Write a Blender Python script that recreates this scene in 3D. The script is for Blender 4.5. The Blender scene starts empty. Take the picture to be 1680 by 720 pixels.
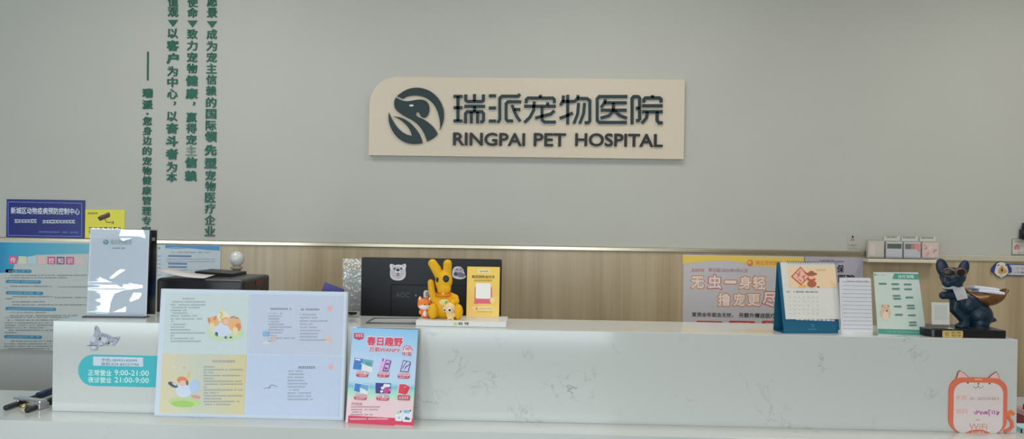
import bpy, bmesh, math, random
from mathutils import Vector, Matrix, Euler
from mathutils.geometry import tessellate_polygon
random.seed(7)
S = bpy.context.scene
COL = S.collection
D2R = math.radians

# ------------------------------------------------------------------ camera
F = 1300.0                                   # focal length in pixels of a 1680 wide frame
EYE = Vector((0.0, 0.0, 1.513))
CAMR = (Matrix.Rotation(D2R(1.75), 3, 'Z') @ Matrix.Rotation(math.pi / 2 + D2R(-0.05), 3, 'X')
        @ Matrix.Rotation(D2R(0.87), 3, 'Z'))
cd = bpy.data.cameras.new('camera'); cam = bpy.data.objects.new('camera', cd); COL.objects.link(cam)
cd.sensor_fit = 'HORIZONTAL'; cd.sensor_width = 36.0; cd.lens = 36.0 * F / 1680.0
cd.clip_start = 0.05
cam.matrix_world = Matrix.Translation(EYE) @ CAMR.to_4x4()
S.camera = cam

# ------------------------------------------------------------------ world, lamps, exposure
w = bpy.data.worlds.new('world'); S.world = w; w.use_nodes = True
w.node_tree.nodes['Background'].inputs[0].default_value = (0.80, 0.88, 1.0, 1)
w.node_tree.nodes['Background'].inputs[1].default_value = 1.0
S.view_settings.view_transform = 'Standard'
S.view_settings.look = 'None'
S.view_settings.gamma = 1.0
S.view_settings.use_curve_mapping = False
S.view_settings.exposure = 0.0
S.cycles.use_denoising = True
S.cycles.max_bounces = 8


def area_light(name, loc, rot, sx, sy, power, color):
    l = bpy.data.lights.new(name, 'AREA'); l.shape = 'RECTANGLE'; l.size = sx; l.size_y = sy
    l.energy = power; l.color = color
    o = bpy.data.objects.new(name, l); COL.objects.link(o); o.location = loc; o.rotation_euler = rot
    return o


FW = -3.0                                    # the shop front, behind the camera
# daylight coming in through the two shop windows
area_light('daylight_window', (-4.45, FW - 0.02, 1.45), (math.pi / 2, 0, 0), 2.1, 2.5, 126, (0.84, 0.95, 1.0))
area_light('daylight_window', (-0.50, FW - 0.02, 1.45), (math.pi / 2, 0, 0), 2.7, 2.5, 112, (0.86, 0.95, 1.0))
# ceiling panels of the hall
for _x, _y, _p in ((-1.6, 2.75, 12), (0.35, 2.75, 11), (2.4, 2.75, 15), (-0.6, -0.6, 14), (1.7, -0.6, 38)):
    area_light('ceiling_panel_light', (_x, _y, 2.92), (0, 0, 0), 0.6, 0.6, _p, (1.0, 0.96, 0.90))

# ------------------------------------------------------------------ materials
ILL = 0.84                                   # general brightness of white in the hall


def lin(c):
    c = c / 255.0
    return c / 12.92 if c <= 0.04045 else ((c + 0.055) / 1.055) ** 2.4


def alb(r, g, b):
    c = [lin(v) / ILL for v in (r, g, b)]; k = min(1.0, 0.90 / max(c))
    return tuple(v * k for v in c)


MATS = {}


def mat(rgb, rough=0.6, metal=0.0, coat=0.0, ior=1.45, noise=0.015, scale=60.0, bump=0.0, key=None):
    k = key or (tuple(rgb), rough, metal, coat, ior, noise, scale, bump)
    if k in MATS: return MATS[k]
    m = bpy.data.materials.new('material_%02x%02x%02x' % tuple(int(v) for v in rgb)); m.use_nodes = True
    nt = m.node_tree; b = nt.nodes['Principled BSDF']
    base = alb(*rgb)
    tc = nt.nodes.new('ShaderNodeTexCoord'); n = nt.nodes.new('ShaderNodeTexNoise')
    n.inputs['Scale'].default_value = scale; n.inputs['Detail'].default_value = 3
    nt.links.new(tc.outputs['Object'], n.inputs['Vector'])
    r = nt.nodes.new('ShaderNodeValToRGB')
    r.color_ramp.elements[0].position = 0.3; r.color_ramp.elements[1].position = 0.7
    r.color_ramp.elements[0].color = tuple(v * (1 - noise) for v in base) + (1,)
    r.color_ramp.elements[1].color = tuple(min(1, v * (1 + noise)) for v in base) + (1,)
    nt.links.new(n.outputs['Fac'], r.inputs['Fac']); nt.links.new(r.outputs['Color'], b.inputs['Base Color'])
    b.inputs['Roughness'].default_value = rough; b.inputs['Metallic'].default_value = metal
    b.inputs['IOR'].default_value = ior
    if coat:
        b.inputs['Coat Weight'].default_value = coat; b.inputs['Coat Roughness'].default_value = 0.05
    if bump:
        bp = nt.nodes.new('ShaderNodeBump'); bp.inputs['Strength'].default_value = bump
        nt.links.new(n.outputs['Fac'], bp.inputs['Height']); nt.links.new(bp.outputs['Normal'], b.inputs['Normal'])
    MATS[k] = m
    return m


def ramp_mat(name, axis, stops, rough=0.35, wob=0.0):
    """printed colour field that runs along one local axis (metres)"""
    m = bpy.data.materials.new(name); m.use_nodes = True
    nt = m.node_tree; b = nt.nodes['Principled BSDF']
    tc = nt.nodes.new('ShaderNodeTexCoord'); sp = nt.nodes.new('ShaderNodeSeparateXYZ')
    src = tc.outputs['Object']
    if wob:
        n = nt.nodes.new('ShaderNodeTexNoise'); n.inputs['Scale'].default_value = 14
        mx = nt.nodes.new('ShaderNodeMix'); mx.data_type = 'VECTOR'
        ad = nt.nodes.new('ShaderNodeVectorMath'); ad.operation = 'SCALE'; ad.inputs['Scale'].default_value = wob
        nt.links.new(src, n.inputs['Vector']); nt.links.new(n.outputs['Color'], ad.inputs[0])
        a2 = nt.nodes.new('ShaderNodeVectorMath'); a2.operation = 'ADD'
        nt.links.new(src, a2.inputs[0]); nt.links.new(ad.outputs[0], a2.inputs[1]); src = a2.outputs[0]
        nt.nodes.remove(mx)
    nt.links.new(src, sp.inputs[0])
    lo, hi = stops[0][0], stops[-1][0]
    mr = nt.nodes.new('ShaderNodeMapRange'); mr.inputs['From Min'].default_value = lo; mr.inputs['From Max'].default_value = hi
    nt.links.new(sp.outputs[axis], mr.inputs['Value'])
    r = nt.nodes.new('ShaderNodeValToRGB'); cr = r.color_ramp
    while len(cr.elements) < len(stops): cr.elements.new(0.5)
    for e, (p, c) in zip(cr.elements, stops):
        e.position = (p - lo) / (hi - lo); e.color = alb(*c) + (1,)
    nt.links.new(mr.outputs[0], r.inputs['Fac']); nt.links.new(r.outputs['Color'], b.inputs['Base Color'])
    b.inputs['Roughness'].default_value = rough
    return m


def clear_mat(name, tint=(0.97, 0.98, 0.98), boost=1.0, rough=0.02, bump=0.0, bscale=8.0, haze=0.0):
    m = bpy.data.materials.new(name); m.use_nodes = True
    nt = m.node_tree; nt.nodes.clear()
    out = nt.nodes.new('ShaderNodeOutputMaterial'); mix = nt.nodes.new('ShaderNodeMixShader')
    tr = nt.nodes.new('ShaderNodeBsdfTransparent'); gl = nt.nodes.new('ShaderNodeBsdfGlossy'); fr = nt.nodes.new('ShaderNodeFresnel')
    tr.inputs['Color'].default_value = tint + (1,); gl.inputs['Roughness'].default_value = rough
    fr.inputs['IOR'].default_value = 1.5
    mu = nt.nodes.new('ShaderNodeMath'); mu.operation = 'MULTIPLY'; mu.use_clamp = True; mu.inputs[1].default_value = boost
    nt.links.new(fr.outputs[0], mu.inputs[0]); nt.links.new(mu.outputs[0], mix.inputs['Fac'])
    first = tr
    if haze:
        df = nt.nodes.new('ShaderNodeBsdfDiffuse'); df.inputs['Color'].default_value = (0.9, 0.91, 0.9, 1)
        m2 = nt.nodes.new('ShaderNodeMixShader'); m2.inputs['Fac'].default_value = haze
        nt.links.new(tr.outputs[0], m2.inputs[1]); nt.links.new(df.outputs[0], m2.inputs[2]); first = m2
    nt.links.new(first.outputs[0], mix.inputs[1]); nt.links.new(gl.outputs[0], mix.inputs[2])
    nt.links.new(mix.outputs[0], out.inputs['Surface'])
    tc = nt.nodes.new('ShaderNodeTexCoord'); n = nt.nodes.new('ShaderNodeTexNoise'); n.inputs['Scale'].default_value = bscale
    nt.links.new(tc.outputs['Object'], n.inputs['Vector'])
    bp = nt.nodes.new('ShaderNodeBump'); bp.inputs['Strength'].default_value = bump; bp.inputs['Distance'].default_value = 0.02
    nt.links.new(n.outputs['Fac'], bp.inputs['Height'])
    nt.links.new(bp.outputs['Normal'], gl.inputs['Normal'])
    return m


ACRYLIC = clear_mat('clear_acrylic', boost=1.6)
FILM = clear_mat('shiny_clear_film', boost=3.6, rough=0.012)
CRINKLE = clear_mat('crinkled_plastic', boost=2.5, rough=0.1, bump=0.5, bscale=30, haze=0.25)
GLASS = clear_mat('pane_glass', boost=1.0)
GLOBE = clear_mat('frosted_globe_glass', boost=2.0, rough=0.1, haze=0.75)


def wall_paint(name, rgb):
    m = mat(rgb, 0.75, noise=0.012, scale=3.0, key=name)
    return m


def wood_mat():
    m = bpy.data.materials.new('pale_ash_veneer'); m.use_nodes = True
    nt = m.node_tree; b = nt.nodes['Principled BSDF']
    tc = nt.nodes.new('ShaderNodeTexCoord'); mp = nt.nodes.new('ShaderNodeMapping'); mp.inputs['Scale'].default_value = (16, 1, 0.5)
    n = nt.nodes.new('ShaderNodeTexNoise'); n.inputs['Scale'].default_value = 1.0; n.inputs['Detail'].default_value = 5; n.inputs['Roughness'].default_value = 0.6
    mp2 = nt.nodes.new('ShaderNodeMapping'); mp2.inputs['Scale'].default_value = (90, 1, 1.6)
    n2 = nt.nodes.new('ShaderNodeTexNoise'); n2.inputs['Scale'].default_value = 1.0; n2.inputs['Detail'].default_value = 3
    nt.links.new(tc.outputs['Object'], mp.inputs[0]); nt.links.new(mp.outputs[0], n.inputs['Vector'])
    nt.links.new(tc.outputs['Object'], mp2.inputs[0]); nt.links.new(mp2.outputs[0], n2.inputs['Vector'])
    mx = nt.nodes.new('ShaderNodeMath'); mx.operation = 'MULTIPLY_ADD'; mx.inputs[1].default_value = 0.3
    nt.links.new(n2.outputs['Fac'], mx.inputs[0]); nt.links.new(n.outputs['Fac'], mx.inputs[2])
    r = nt.nodes.new('ShaderNodeValToRGB'); cr = r.color_ramp
    cr.elements[0].position = 0.42; cr.elements[1].position = 0.85
    cr.elements[0].color = alb(152, 133, 104) + (1,); cr.elements[1].color = alb(176, 160, 131) + (1,)
    nt.links.new(mx.outputs[0], r.inputs['Fac']); nt.links.new(r.outputs['Color'], b.inputs['Base Color'])
    b.inputs['Roughness'].default_value = 0.33
    return m


def quartz_mat():
    m = bpy.data.materials.new('veined_white_quartz'); m.use_nodes = True
    nt = m.node_tree; b = nt.nodes['Principled BSDF']
    tc = nt.nodes.new('ShaderNodeTexCoord')
    n = nt.nodes.new('ShaderNodeTexNoise'); n.inputs['Scale'].default_value = 7.5; n.inputs['Detail'].default_value = 6
    n.inputs['Distortion'].default_value = 1.4; n.inputs['Roughness'].default_value = 0.6
    k = nt.nodes.new('ShaderNodeTexNoise'); k.inputs['Scale'].default_value = 6.0; k.inputs['Detail'].default_value = 2
    for q in (n, k): nt.links.new(tc.outputs['Object'], q.inputs['Vector'])
    r = nt.nodes.new('ShaderNodeValToRGB'); cr = r.color_ramp      # thin vein where the noise crosses one half
    cr.elements[0].position = 0.478; cr.elements[0].color = (0, 0, 0, 1); cr.elements[1].position = 0.5; cr.elements[1].color = (1, 1, 1, 1)
    e = cr.elements.new(0.522); e.color = (0, 0, 0, 1)
    r2 = nt.nodes.new('ShaderNodeValToRGB'); r2.color_ramp.elements[0].position = 0.60; r2.color_ramp.elements[1].position = 0.76
    nt.links.new(n.outputs['Fac'], r.inputs['Fac']); nt.links.new(k.outputs['Fac'], r2.inputs['Fac'])
    mu = nt.nodes.new('ShaderNodeMath'); mu.operation = 'MULTIPLY'
    nt.links.new(r.outputs['Color'], mu.inputs[0]); nt.links.new(r2.outputs['Color'], mu.inputs[1])
    mx = nt.nodes.new('ShaderNodeMix'); mx.data_type = 'RGBA'
    mx.inputs['A'].default_value = alb(192, 195, 192) + (1,); mx.inputs['B'].default_value = alb(140, 144, 146) + (1,)
    nt.links.new(mu.outputs[0], mx.inputs['Factor']); nt.links.new(mx.outputs['Result'], b.inputs['Base Color'])
    b.inputs['Roughness'].default_value = 0.09; b.inputs['IOR'].default_value = 1.55
    return m


WOOD = wood_mat(); QUARTZ = quartz_mat()
WALL = wall_paint('wall_paint', (171, 171, 164))
WHITE = mat((214, 216, 216), 0.4)
PAPER = mat((205, 208, 208), 0.55)
BLACK = mat((26, 27, 31), 0.4)
METAL = mat((188, 178, 156), 0.30, metal=1.0, noise=0.03, scale=200)
CHROME = mat((220, 222, 224), 0.12, metal=1.0)

# ------------------------------------------------------------------ view geometry helpers


def ray(px, py):
    return (CAMR @ Vector(((px - 840.0) / F, -(py - 360.0) / F, -1.0))).normalized()


def on_y(px, py, y):
    d = ray(px, py); return EYE + d * ((y - EYE.y) / d.y)


def on_z(px, py, z):
    d = ray(px, py); return EYE + d * ((z - EYE.z) / d.z)


class Frame:
    """local frame of an upright or leaning sheet: x right, z up along it, front towards -y"""
    def __init__(s, O, yaw=0.0, lean=0.0):
        s.M = Matrix.Translation(O) @ (Matrix.Rotation(D2R(yaw), 4, 'Z') @ Matrix.Rotation(-D2R(lean), 4, 'X'))
        s.I = s.M.inverted(); s.o = s.I @ EYE; s.R = s.I.to_3x3()

    def uv(s, px, py, y=0.0):
        d = s.R @ ray(px, py); t = (y - s.o.y) / d.y; p = s.o + d * t
        return (p.x, p.z)

    def rect(s, x0, y0, x1, y1, y=0.0):
        xm, ym = (x0 + x1) / 2, (y0 + y1) / 2
        return (s.uv(x0, ym, y)[0], s.uv(x1, ym, y)[0], s.uv(xm, y1, y)[1], s.uv(xm, y0, y)[1])


TEXT_CACHE = {}


def glyphs(body, bold, res=3):
    k = (body, res)
    if k not in TEXT_CACHE:
        c = bpy.data.curves.new('lettering', 'FONT'); c.body = body; c.resolution_u = res
        o = bpy.data.objects.new('lettering', c)
        me = bpy.data.meshes.new_from_object(o)
        TEXT_CACHE[k] = ([v.co.copy() for v in me.vertices], [tuple(p.vertices) for p in me.polygons])
        bpy.data.objects.remove(o); bpy.data.meshes.remove(me); bpy.data.curves.remove(c)
    return TEXT_CACHE[k]


class MB:
    """collects shapes and links them as one mesh object"""
    def __init__(s, fr=None): s.v = []; s.f = []; s.mi = []; s.m = []; s.sm = []; s.fr = fr

    def mid(s, m):
        if m not in s.m: s.m.append(m)
        return s.m.index(m)

    def add(s, vs, fs, m, smooth=False):
        n = len(s.v); s.v += [tuple(v) for v in vs]; k = s.mid(m)
        for f in fs: s.f.append([i + n for i in f]); s.mi.append(k); s.sm.append(smooth)
        return s

    def box(s, x0, x1, y0, y1, z0, z1, m, bev=0.0, seg=2, M=None):
        bm = bmesh.new(); bmesh.ops.create_cube(bm, size=1.0)
        for v in bm.verts:
            v.co = Vector(((x0 + x1) / 2 + v.co.x * (x1 - x0), (y0 + y1) / 2 + v.co.y * (y1 - y0), (z0 + z1) / 2 + v.co.z * (z1 - z0)))
        if bev: bmesh.ops.bevel(bm, geom=list(bm.edges), offset=bev, segments=seg, profile=0.5, affect='EDGES')
        if M: bm.transform(M)
        return s.bm(bm, m)

    def bm(s, bm, m, smooth=False):
        bm.verts.index_update()
        s.add([v.co[:] for v in bm.verts], [[v.index for v in f.verts] for f in bm.faces], m, smooth); bm.free(); return s

    def poly(s, pts, y, m):
        """flat outline in local (x, z)"""
        tri = tessellate_polygon([[Vector((p[0], p[1], 0)) for p in pts]])
        fs = []
        for t in tri:
            a, b, c = (pts[i] for i in t)
            ar = (b[0] - a[0]) * (c[1] - a[1]) - (b[1] - a[1]) * (c[0] - a[0])
            fs.append(t if ar > 0 else t[::-1])
        return s.add([(p[0], y, p[1]) for p in pts], fs, m)

    def prism(s, pts, y0, y1, m):
        """outline with a front at y0 and a back at y1"""
        area = sum(pts[i][0] * pts[(i + 1) % len(pts)][1] - pts[(i + 1) % len(pts)][0] * pts[i][1] for i in range(len(pts)))
        if area < 0: pts = pts[::-1]
        s.poly(pts, y0, m); n = len(pts)
        vs = [(p[0], y0, p[1]) for p in pts] + [(p[0], y1, p[1]) for p in pts]
        s.add(vs, [[(i + 1) % n, i, i + n, (i + 1) % n + n] for i in range(n)], m)
        tri = tessellate_polygon([[Vector((p[0], p[1], 0)) for p in pts]])
        return s.add([(p[0], y1, p[1]) for p in pts], [t for t in tri], m)

    # pixel helpers: the points are laid on the sheet's own plane
    def px(s, pts, y, m, y1=None):
        q = [s.fr.uv(*p) for p in pts]
        return s.poly(q, y, m) if y1 is None else s.prism(q, y, y1, m)

    def prect(s, x0, y0, x1, y1, y, m, r=0.0, yb=None):
        u0, u1, v0, v1 = s.fr.rect(x0, y0, x1, y1)
        q = rrect(u0, u1, v0, v1, r * (v1 - v0)) if r else [(u0, v0), (u1, v0), (u1, v1), (u0, v1)]
        return s.poly(q, y, m) if yb is None else s.prism(q, y, yb, m)

    def pell(s, cx, cy, rx, ry, y, m, rot=0.0, n=28, a0=0, a1=360):
        pts = []
        for i in range(n):
            a = D2R(a0 + (a1 - a0) * i / (n if a1 - a0 == 360 else n - 1)); x, z = rx * math.cos(a), ry * math.sin(a)
            c, t = math.cos(D2R(rot)), math.sin(D2R(rot)); pts.append((cx + x * c - z * t, cy + x * t + z * c))
        return s.px(pts, y, m)

    def stroke(s, pts, wd, y0, m, y1=None):
        """thick line through pixel points, width in pixels"""
        q = [Vector(s.fr.uv(*p)) for p in pts]; a = s.fr.uv(840, 300); b = s.fr.uv(841, 300)
        h = wd * abs(b[0] - a[0]) / 2
        return s.line(q, h, y0, m, y1)

    def line(s, q, h, y0, m, y1=None):
        q = [Vector(p) for p in q]; L = []; Rr = []
        for i, p in enumerate(q):
            d0 = (q[i] - q[i - 1]).normalized() if i else None; d1 = (q[i + 1] - q[i]).normalized() if i < len(q) - 1 else None
            d = (d0 + d1).normalized() if d0 and d1 else (d0 or d1)
            nn = Vector((-d.y, d.x)); k = 1.0
            if d0 and d1: k = min(1.6, 1 / max(0.3, nn.dot(Vector((-d0.y, d0.x)))))
            L.append(p + nn * h * k); Rr.append(p - nn * h * k)
        for i in range(len(q) - 1):
            quad = [Rr[i], Rr[i + 1], L[i + 1], L[i]]
            if y1 is None: s.add([(p.x, y0, p.y) for p in quad], [[0, 1, 2, 3]], m)
            else: s.prism([tuple(p) for p in quad], y0, y1, m)
        return s

    def text(s, body, x0, y0, x1, y1, y, m, bold=0.0, depth=0.0, res=2):
        """lettering fitted into a pixel box on the sheet"""
        vs, fs = glyphs(body, bold, res); u0, u1, v0, v1 = s.fr.rect(x0, y0, x1, y1)
        if bold <= 0: return s.fit(vs, fs, u0, u1, v0, v1, y, m, depth)
        wd = max(v.x for v in vs) - min(v.x for v in vs); ht = max(v.y for v in vs) - min(v.y for v in vs)
        ku = (u1 - u0) / (wd + 2 * bold); kv = (v1 - v0) / (ht + 2 * bold); n = 8 if bold < 0.04 else 14
        for i in range(n):                     # heavier strokes: the same outline laid down shifted all round
            a = 2 * math.pi * i / n; du, dv = bold * math.cos(a) * ku, bold * math.sin(a) * kv
            s.fit(vs, fs, u0 + bold * ku + du, u1 - bold * ku + du, v0 + bold * kv + dv, v1 - bold * kv + dv, y - i * 2e-6, m, depth)
        return s

    def fit(s, vs, fs, u0, u1, v0, v1, y, m, depth=0.0):
        xs = [v.x for v in vs]; ys = [v.y for v in vs]; a, b, c, d = min(xs), max(xs), min(ys), max(ys)
        q = [(u0 + (v.x - a) / (b - a) * (u1 - u0), v0 + (v.y - c) / max(1e-6, d - c) * (v1 - v0)) for v in vs]
        s.add([(p[0], y, p[1]) for p in q], fs, m)
        if depth:                              # side walls along the open edges
            cnt = {}
            for f in fs:
                for i in range(len(f)):
                    e = (f[i], f[(i + 1) % len(f)]); cnt[e] = 1
            ed = [e for e in cnt if (e[1], e[0]) not in cnt]
            n = len(q); s.add([(p[0], y, p[1]) for p in q] + [(p[0], y + depth, p[1]) for p in q], [[e[1], e[0], e[0] + n, e[1] + n] for e in ed], m)
        return s

    def scrib(s, x0, x1, yc, h, y, m, gap=0.25, y_end=None, fill=0.92):
        """a line of print too small to read: a run of tiny blocks"""
        rng = random.Random(int(x0 * 31 + yc * 17)); x = x0; sl = 0.0 if y_end is None else (y_end - yc) / max(1, x1 - x0)
        while x < x1 - h * 0.4:
            wd = h * rng.uniform(0.75, 1.0)
            if rng.random() < fill:
                yy = yc + (x - x0) * sl; k = rng.uniform(0.8, 1.0) * h / 2; a = min(x + wd * (1 - gap), x1)
                s.prect(x, yy - k, a, yy - k * 0.45, y, m); s.prect(x, yy + k * 0.35, a, yy + k, y, m)
                xx = x + rng.uniform(0.1, 0.5) * wd; s.prect(xx, yy - k, xx + wd * 0.28, yy + k, y, m)
            x += wd
        return s

    def ell(s, c, r, m, rot=(0, 0, 0), seg=20, rings=12):
        bm = bmesh.new(); bmesh.ops.create_uvsphere(bm, u_segments=seg, v_segments=rings, radius=1.0)
        bm.transform(Matrix.Translation(c) @ Euler([D2R(a) for a in rot]).to_matrix().to_4x4() @ Matrix.Diagonal((r[0], r[1], r[2], 1)))
        return s.bm(bm, m, True)

    def tube(s, pts, rad, m, n=12, caps=True):
        pts = [Vector(p) for p in pts]; rad = rad if isinstance(rad, (list, tuple)) else [rad] * len(pts)
        rings = []; up = None
        for i, p in enumerate(pts):
            d = (pts[min(i + 1, len(pts) - 1)] - pts[max(i - 1, 0)]).normalized()
            if up is None: up = Vector((0, 0, 1)) if abs(d.z) < 0.9 else Vector((1, 0, 0))
            a = d.cross(up).normalized(); b = a.cross(d).normalized(); up = b
            rings.append([p + a * rad[i] * math.cos(2 * math.pi * k / n) + b * rad[i] * math.sin(2 * math.pi * k / n) for k in range(n)])
        vs = [v for r in rings for v in r]; fs = []
        for i in range(len(pts) - 1):
            for k in range(n): fs.append([i * n + k, i * n + (k + 1) % n, (i + 1) * n + (k + 1) % n, (i + 1) * n + k][::-1])
        if caps: fs += [list(range(n)), [len(vs) - n + k for k in range(n)][::-1]]
        return s.add(vs, fs, m, True)

    def lathe(s, prof, m, c=(0, 0, 0), n=28):
        vs = []; fs = []
        for r, z in prof:
            for k in range(n): a = 2 * math.pi * k / n; vs.append((c[0] + r * math.cos(a), c[1] + r * math.sin(a), c[2] + z))
        for i in range(len(prof) - 1):
            for k in range(n): fs.append([i * n + k, i * n + (k + 1) % n, (i + 1) * n + (k + 1) % n, (i + 1) * n + k])
        return s.add(vs, fs, m, True)

    def build(s, name, parent=None, remesh=0.0, smooth_it=0):
        me = bpy.data.meshes.new(name); me.from_pydata(s.v, [], s.f)
        for m in s.m: me.materials.append(m)
        me.polygons.foreach_set('material_index', s.mi); me.polygons.foreach_set('use_smooth', s.sm); me.update()
        o = bpy.data.objects.new(name, me); COL.objects.link(o)
        if parent: o.parent = parent
        if remesh:
            md = o.modifiers.new('skin', 'REMESH'); md.mode = 'VOXEL'; md.voxel_size = remesh; md.use_smooth_shade = True
            if smooth_it:
                sm = o.modifiers.new('soft', 'SMOOTH'); sm.factor = 0.5; sm.iterations = smooth_it
        return o


def rrect(u0, u1, v0, v1, r, n=6):
    pts = []
    for cx, cy, a in ((u1 - r, v0 + r, -90), (u1 - r, v1 - r, 0), (u0 + r, v1 - r, 90), (u0 + r, v0 + r, 180)):
        for i in range(n + 1): t = D2R(a + 90 * i / n); pts.append((cx + r * math.cos(t), cy + r * math.sin(t)))
    return pts


def tag(o, label, cat, group=None):
    o['label'] = label; o['category'] = cat
    if group: o['group'] = group
    return o


def thing(name, label, cat, fr=None, loc=None, group=None):
    o = bpy.data.objects.new(name, None); COL.objects.link(o); o.empty_display_size = 0.05
    if fr is not None: o.matrix_world = fr.M
    elif loc is not None: o.location = loc
    return tag(o, label, cat, group)


def struct(o): o['kind'] = 'structure'; return o


# ------------------------------------------------------------------ the room
YW = 3.95                                    # back wall
XL, XR = -5.6, 3.6
CEIL = 2.95
struct(MB().box(XL, XR, YW, YW + 0.12, 0, CEIL, WALL).build('wall_back'))
struct(MB().box(XL, XR, FW - 0.2, YW + 0.12, -0.08, 0, mat((150, 148, 142), 0.35, noise=0.06, scale=4)).build('floor'))
struct(MB().box(XL, XR, FW - 0.2, YW + 0.12, CEIL, CEIL + 0.08, mat((205, 205, 202), 0.8)).build('ceiling'))
struct(MB().box(XL - 0.12, XL, FW - 0.2, YW + 0.12, 0, CEIL, WALL).build('wall_left'))
struct(MB().box(XR, XR + 0.12, FW - 0.2, YW + 0.12, 0, CEIL, WALL).build('wall_right'))
DARK = mat((62, 50, 42), 0.6)
_f = MB()
for a, b in ((XL, -5.5), (-3.4, -1.85), (0.85, XR)): _f.box(a, b, FW - 0.16, FW, 0.2, 2.7, DARK)
_f.box(XL, XR, FW - 0.16, FW, 0, 0.2, DARK).box(XL, XR, FW - 0.16, FW, 2.7, CEIL, mat((190, 190, 186), 0.7))
struct(_f.build('wall_front'))
for i, (a, b) in enumerate(((-5.5, -3.4), (-1.85, 0.85))):
    fm = MB()
    fm.box(a, a + 0.05, FW - 0.1, FW + 0.02, 0.2, 2.7, DARK).box(b - 0.05, b, FW - 0.1, FW + 0.02, 0.2, 2.7, DARK)
    fm.box(a, b, FW - 0.1, FW + 0.02, 0.2, 0.25, DARK).box(a, b, FW - 0.1, FW + 0.02, 2.65, 2.7, DARK)
    wo = struct(fm.build('window_%d' % (i + 1)))
    MB().box(a + 0.05, b - 0.05, FW + 0.004, FW + 0.01, 0.25, 2.65, GLASS).build('pane', wo)

WF = Frame((0, YW, 0))                       # the wall's own plane
zt0 = WF.uv(840, 409.0)[1]; zt1 = WF.uv(840, 402.2)[1]
xg = WF.uv(255, 480)[0]
x20 = on_y(1421, 420, YW)[0]
# wood veneer wainscot, pale grey panel at its end
struct(MB().box(xg, XR, YW - 0.012, YW, 0, zt0, WOOD).build('wainscot_panel'))
struct(MB().box(XL, xg, YW - 0.012, YW, 0, zt0, mat((178, 181, 180), 0.5)).build('wainscot_end_panel'))
# polished metal strip along the top of the wainscot
struct(MB().box(XL, x20, YW - 0.022, YW, zt0 - 0.001, zt1, METAL, 0.004, 3).build('trim_1'))
YS = YW - 0.075
zs1 = on_y(1482, 425.2, YS)[2]; zs0 = on_y(1482, 431.0, YS)[2]
xs0, xs1 = on_y(1424, 425, YS)[0], on_y(1539, 425, YS)[0]
CREAM = mat((206, 196, 176), 0.35)
struct(MB().box(xs0, xs1, YS, YW, zs0, zs1, CREAM, 0.003).build('trim_2'))
struct(MB().box(xs1 + 0.002, XR, YW - 0.02, YW, zt0 - 0.02, zt1 - 0.012, mat((176, 170, 152), 0.5), 0.004).build('trim_3'))  # duller cream: the shade on this end is put into the colour

# ------------------------------------------------------------------ reception counter
YC = 2.62                                    # front face of the raised riser
ZT = 1.146                                   # top of the riser
ZL = 0.842                                   # customer ledge
YB = YC + 0.295                              # back of the riser
xa, xb = on_y(86.3, 600, YC)[0], on_y(1669, 620, YC)[0]
ct = thing('reception_counter', 'long white grey-veined quartz reception counter with a raised front and a low ledge', 'counter', loc=((xa + xb) / 2, YC + 0.1, 0))
ox, oy = ct.location.x, ct.location.y


def cbox(name, x0, x1, y0, y1, z0, z1, bev=0.002):
    return MB().box(x0 - ox, x1 - ox, y0 - oy, y1 - oy, z0, z1, QUARTZ, bev).build(name, ct)


cbox('riser_panel', xa, xb, YC, YC + 0.02, ZL, ZT, 0.0012)
cbox('countertop', xa, xb, YC + 0.02, YB, ZT - 0.02, ZT, 0.0012)
for _a, _b in ((xa, xa + 0.02), (xb - 0.02, xb)): cbox('end_panel', _a, _b, YC + 0.02, YB, ZL, ZT - 0.02)
cbox('rear_panel', xa + 0.02, xb - 0.02, YB - 0.02, YB, ZL, ZT - 0.02)
YLF = 2.492
MB().box(-3.2 - ox, xb + 0.02 - ox, YLF - oy, YB - oy, ZL - 0.10, ZL, QUARTZ, 0.003).build('ledge', ct)
MB().box(-3.2 - ox, xb + 0.02 - ox, YLF + 0.012 - oy, YB - 0.02 - oy, 0.0, ZL - 0.10, QUARTZ).build('base_panel', ct)

dk = thing('staff_desk', 'low pale work desk behind the tall counter, under the printer and monitor', 'desk', loc=(0, 3.2, 0))
DKM = mat((172, 173, 172), 0.5)
MB().box(-1.5, 2.7, -0.26, 0.42, 0.71, 0.75, DKM, 0.003).build('desk_top', dk)
for x in (-1.48, 0.0, 2.62): MB().box(x, x + 0.03, -0.22, 0.40, 0, 0.71, DKM).build('side_panel', dk)

# ------------------------------------------------------------------ main sign
YSG = YW - 0.030
SF = Frame(on_y(864, 257, YSG))
SIGN = mat((193, 181, 163), 0.6); GREEN = mat((14, 38, 40), 0.5, key='sign green'); SILVER = mat((175, 178, 176), 0.35, metal=0.6)
sg = thing('wall_sign', 'large cream sign board with one rounded corner, dark green dog emblem and raised lettering', 'sign', SF)
u0 = (SF.uv(606, 190)[0] + SF.uv(604.7, 253)[0]) / 2; u1 = (SF.uv(1123.4, 135)[0] + SF.uv(1122, 260)[0]) / 2
v0 = SF.uv(864, 257.8)[1]; v1 = SF.uv(864, 128)[1]; rr = SF.uv(652, 140)[0] - u0
out = [(u0, v0), (u1, v0), (u1, v1)] + [(u0 + rr - rr * math.sin(D2R(a)), v1 - rr + rr * math.cos(D2R(a))) for a in range(0, 91, 6)]
MB(SF).prism(out, 0, 0.030, SIGN).build('board', sg)


def emb(pts): return [(630 + x / 6.545, 135 + y / 6.545) for x, y in pts]


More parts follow.
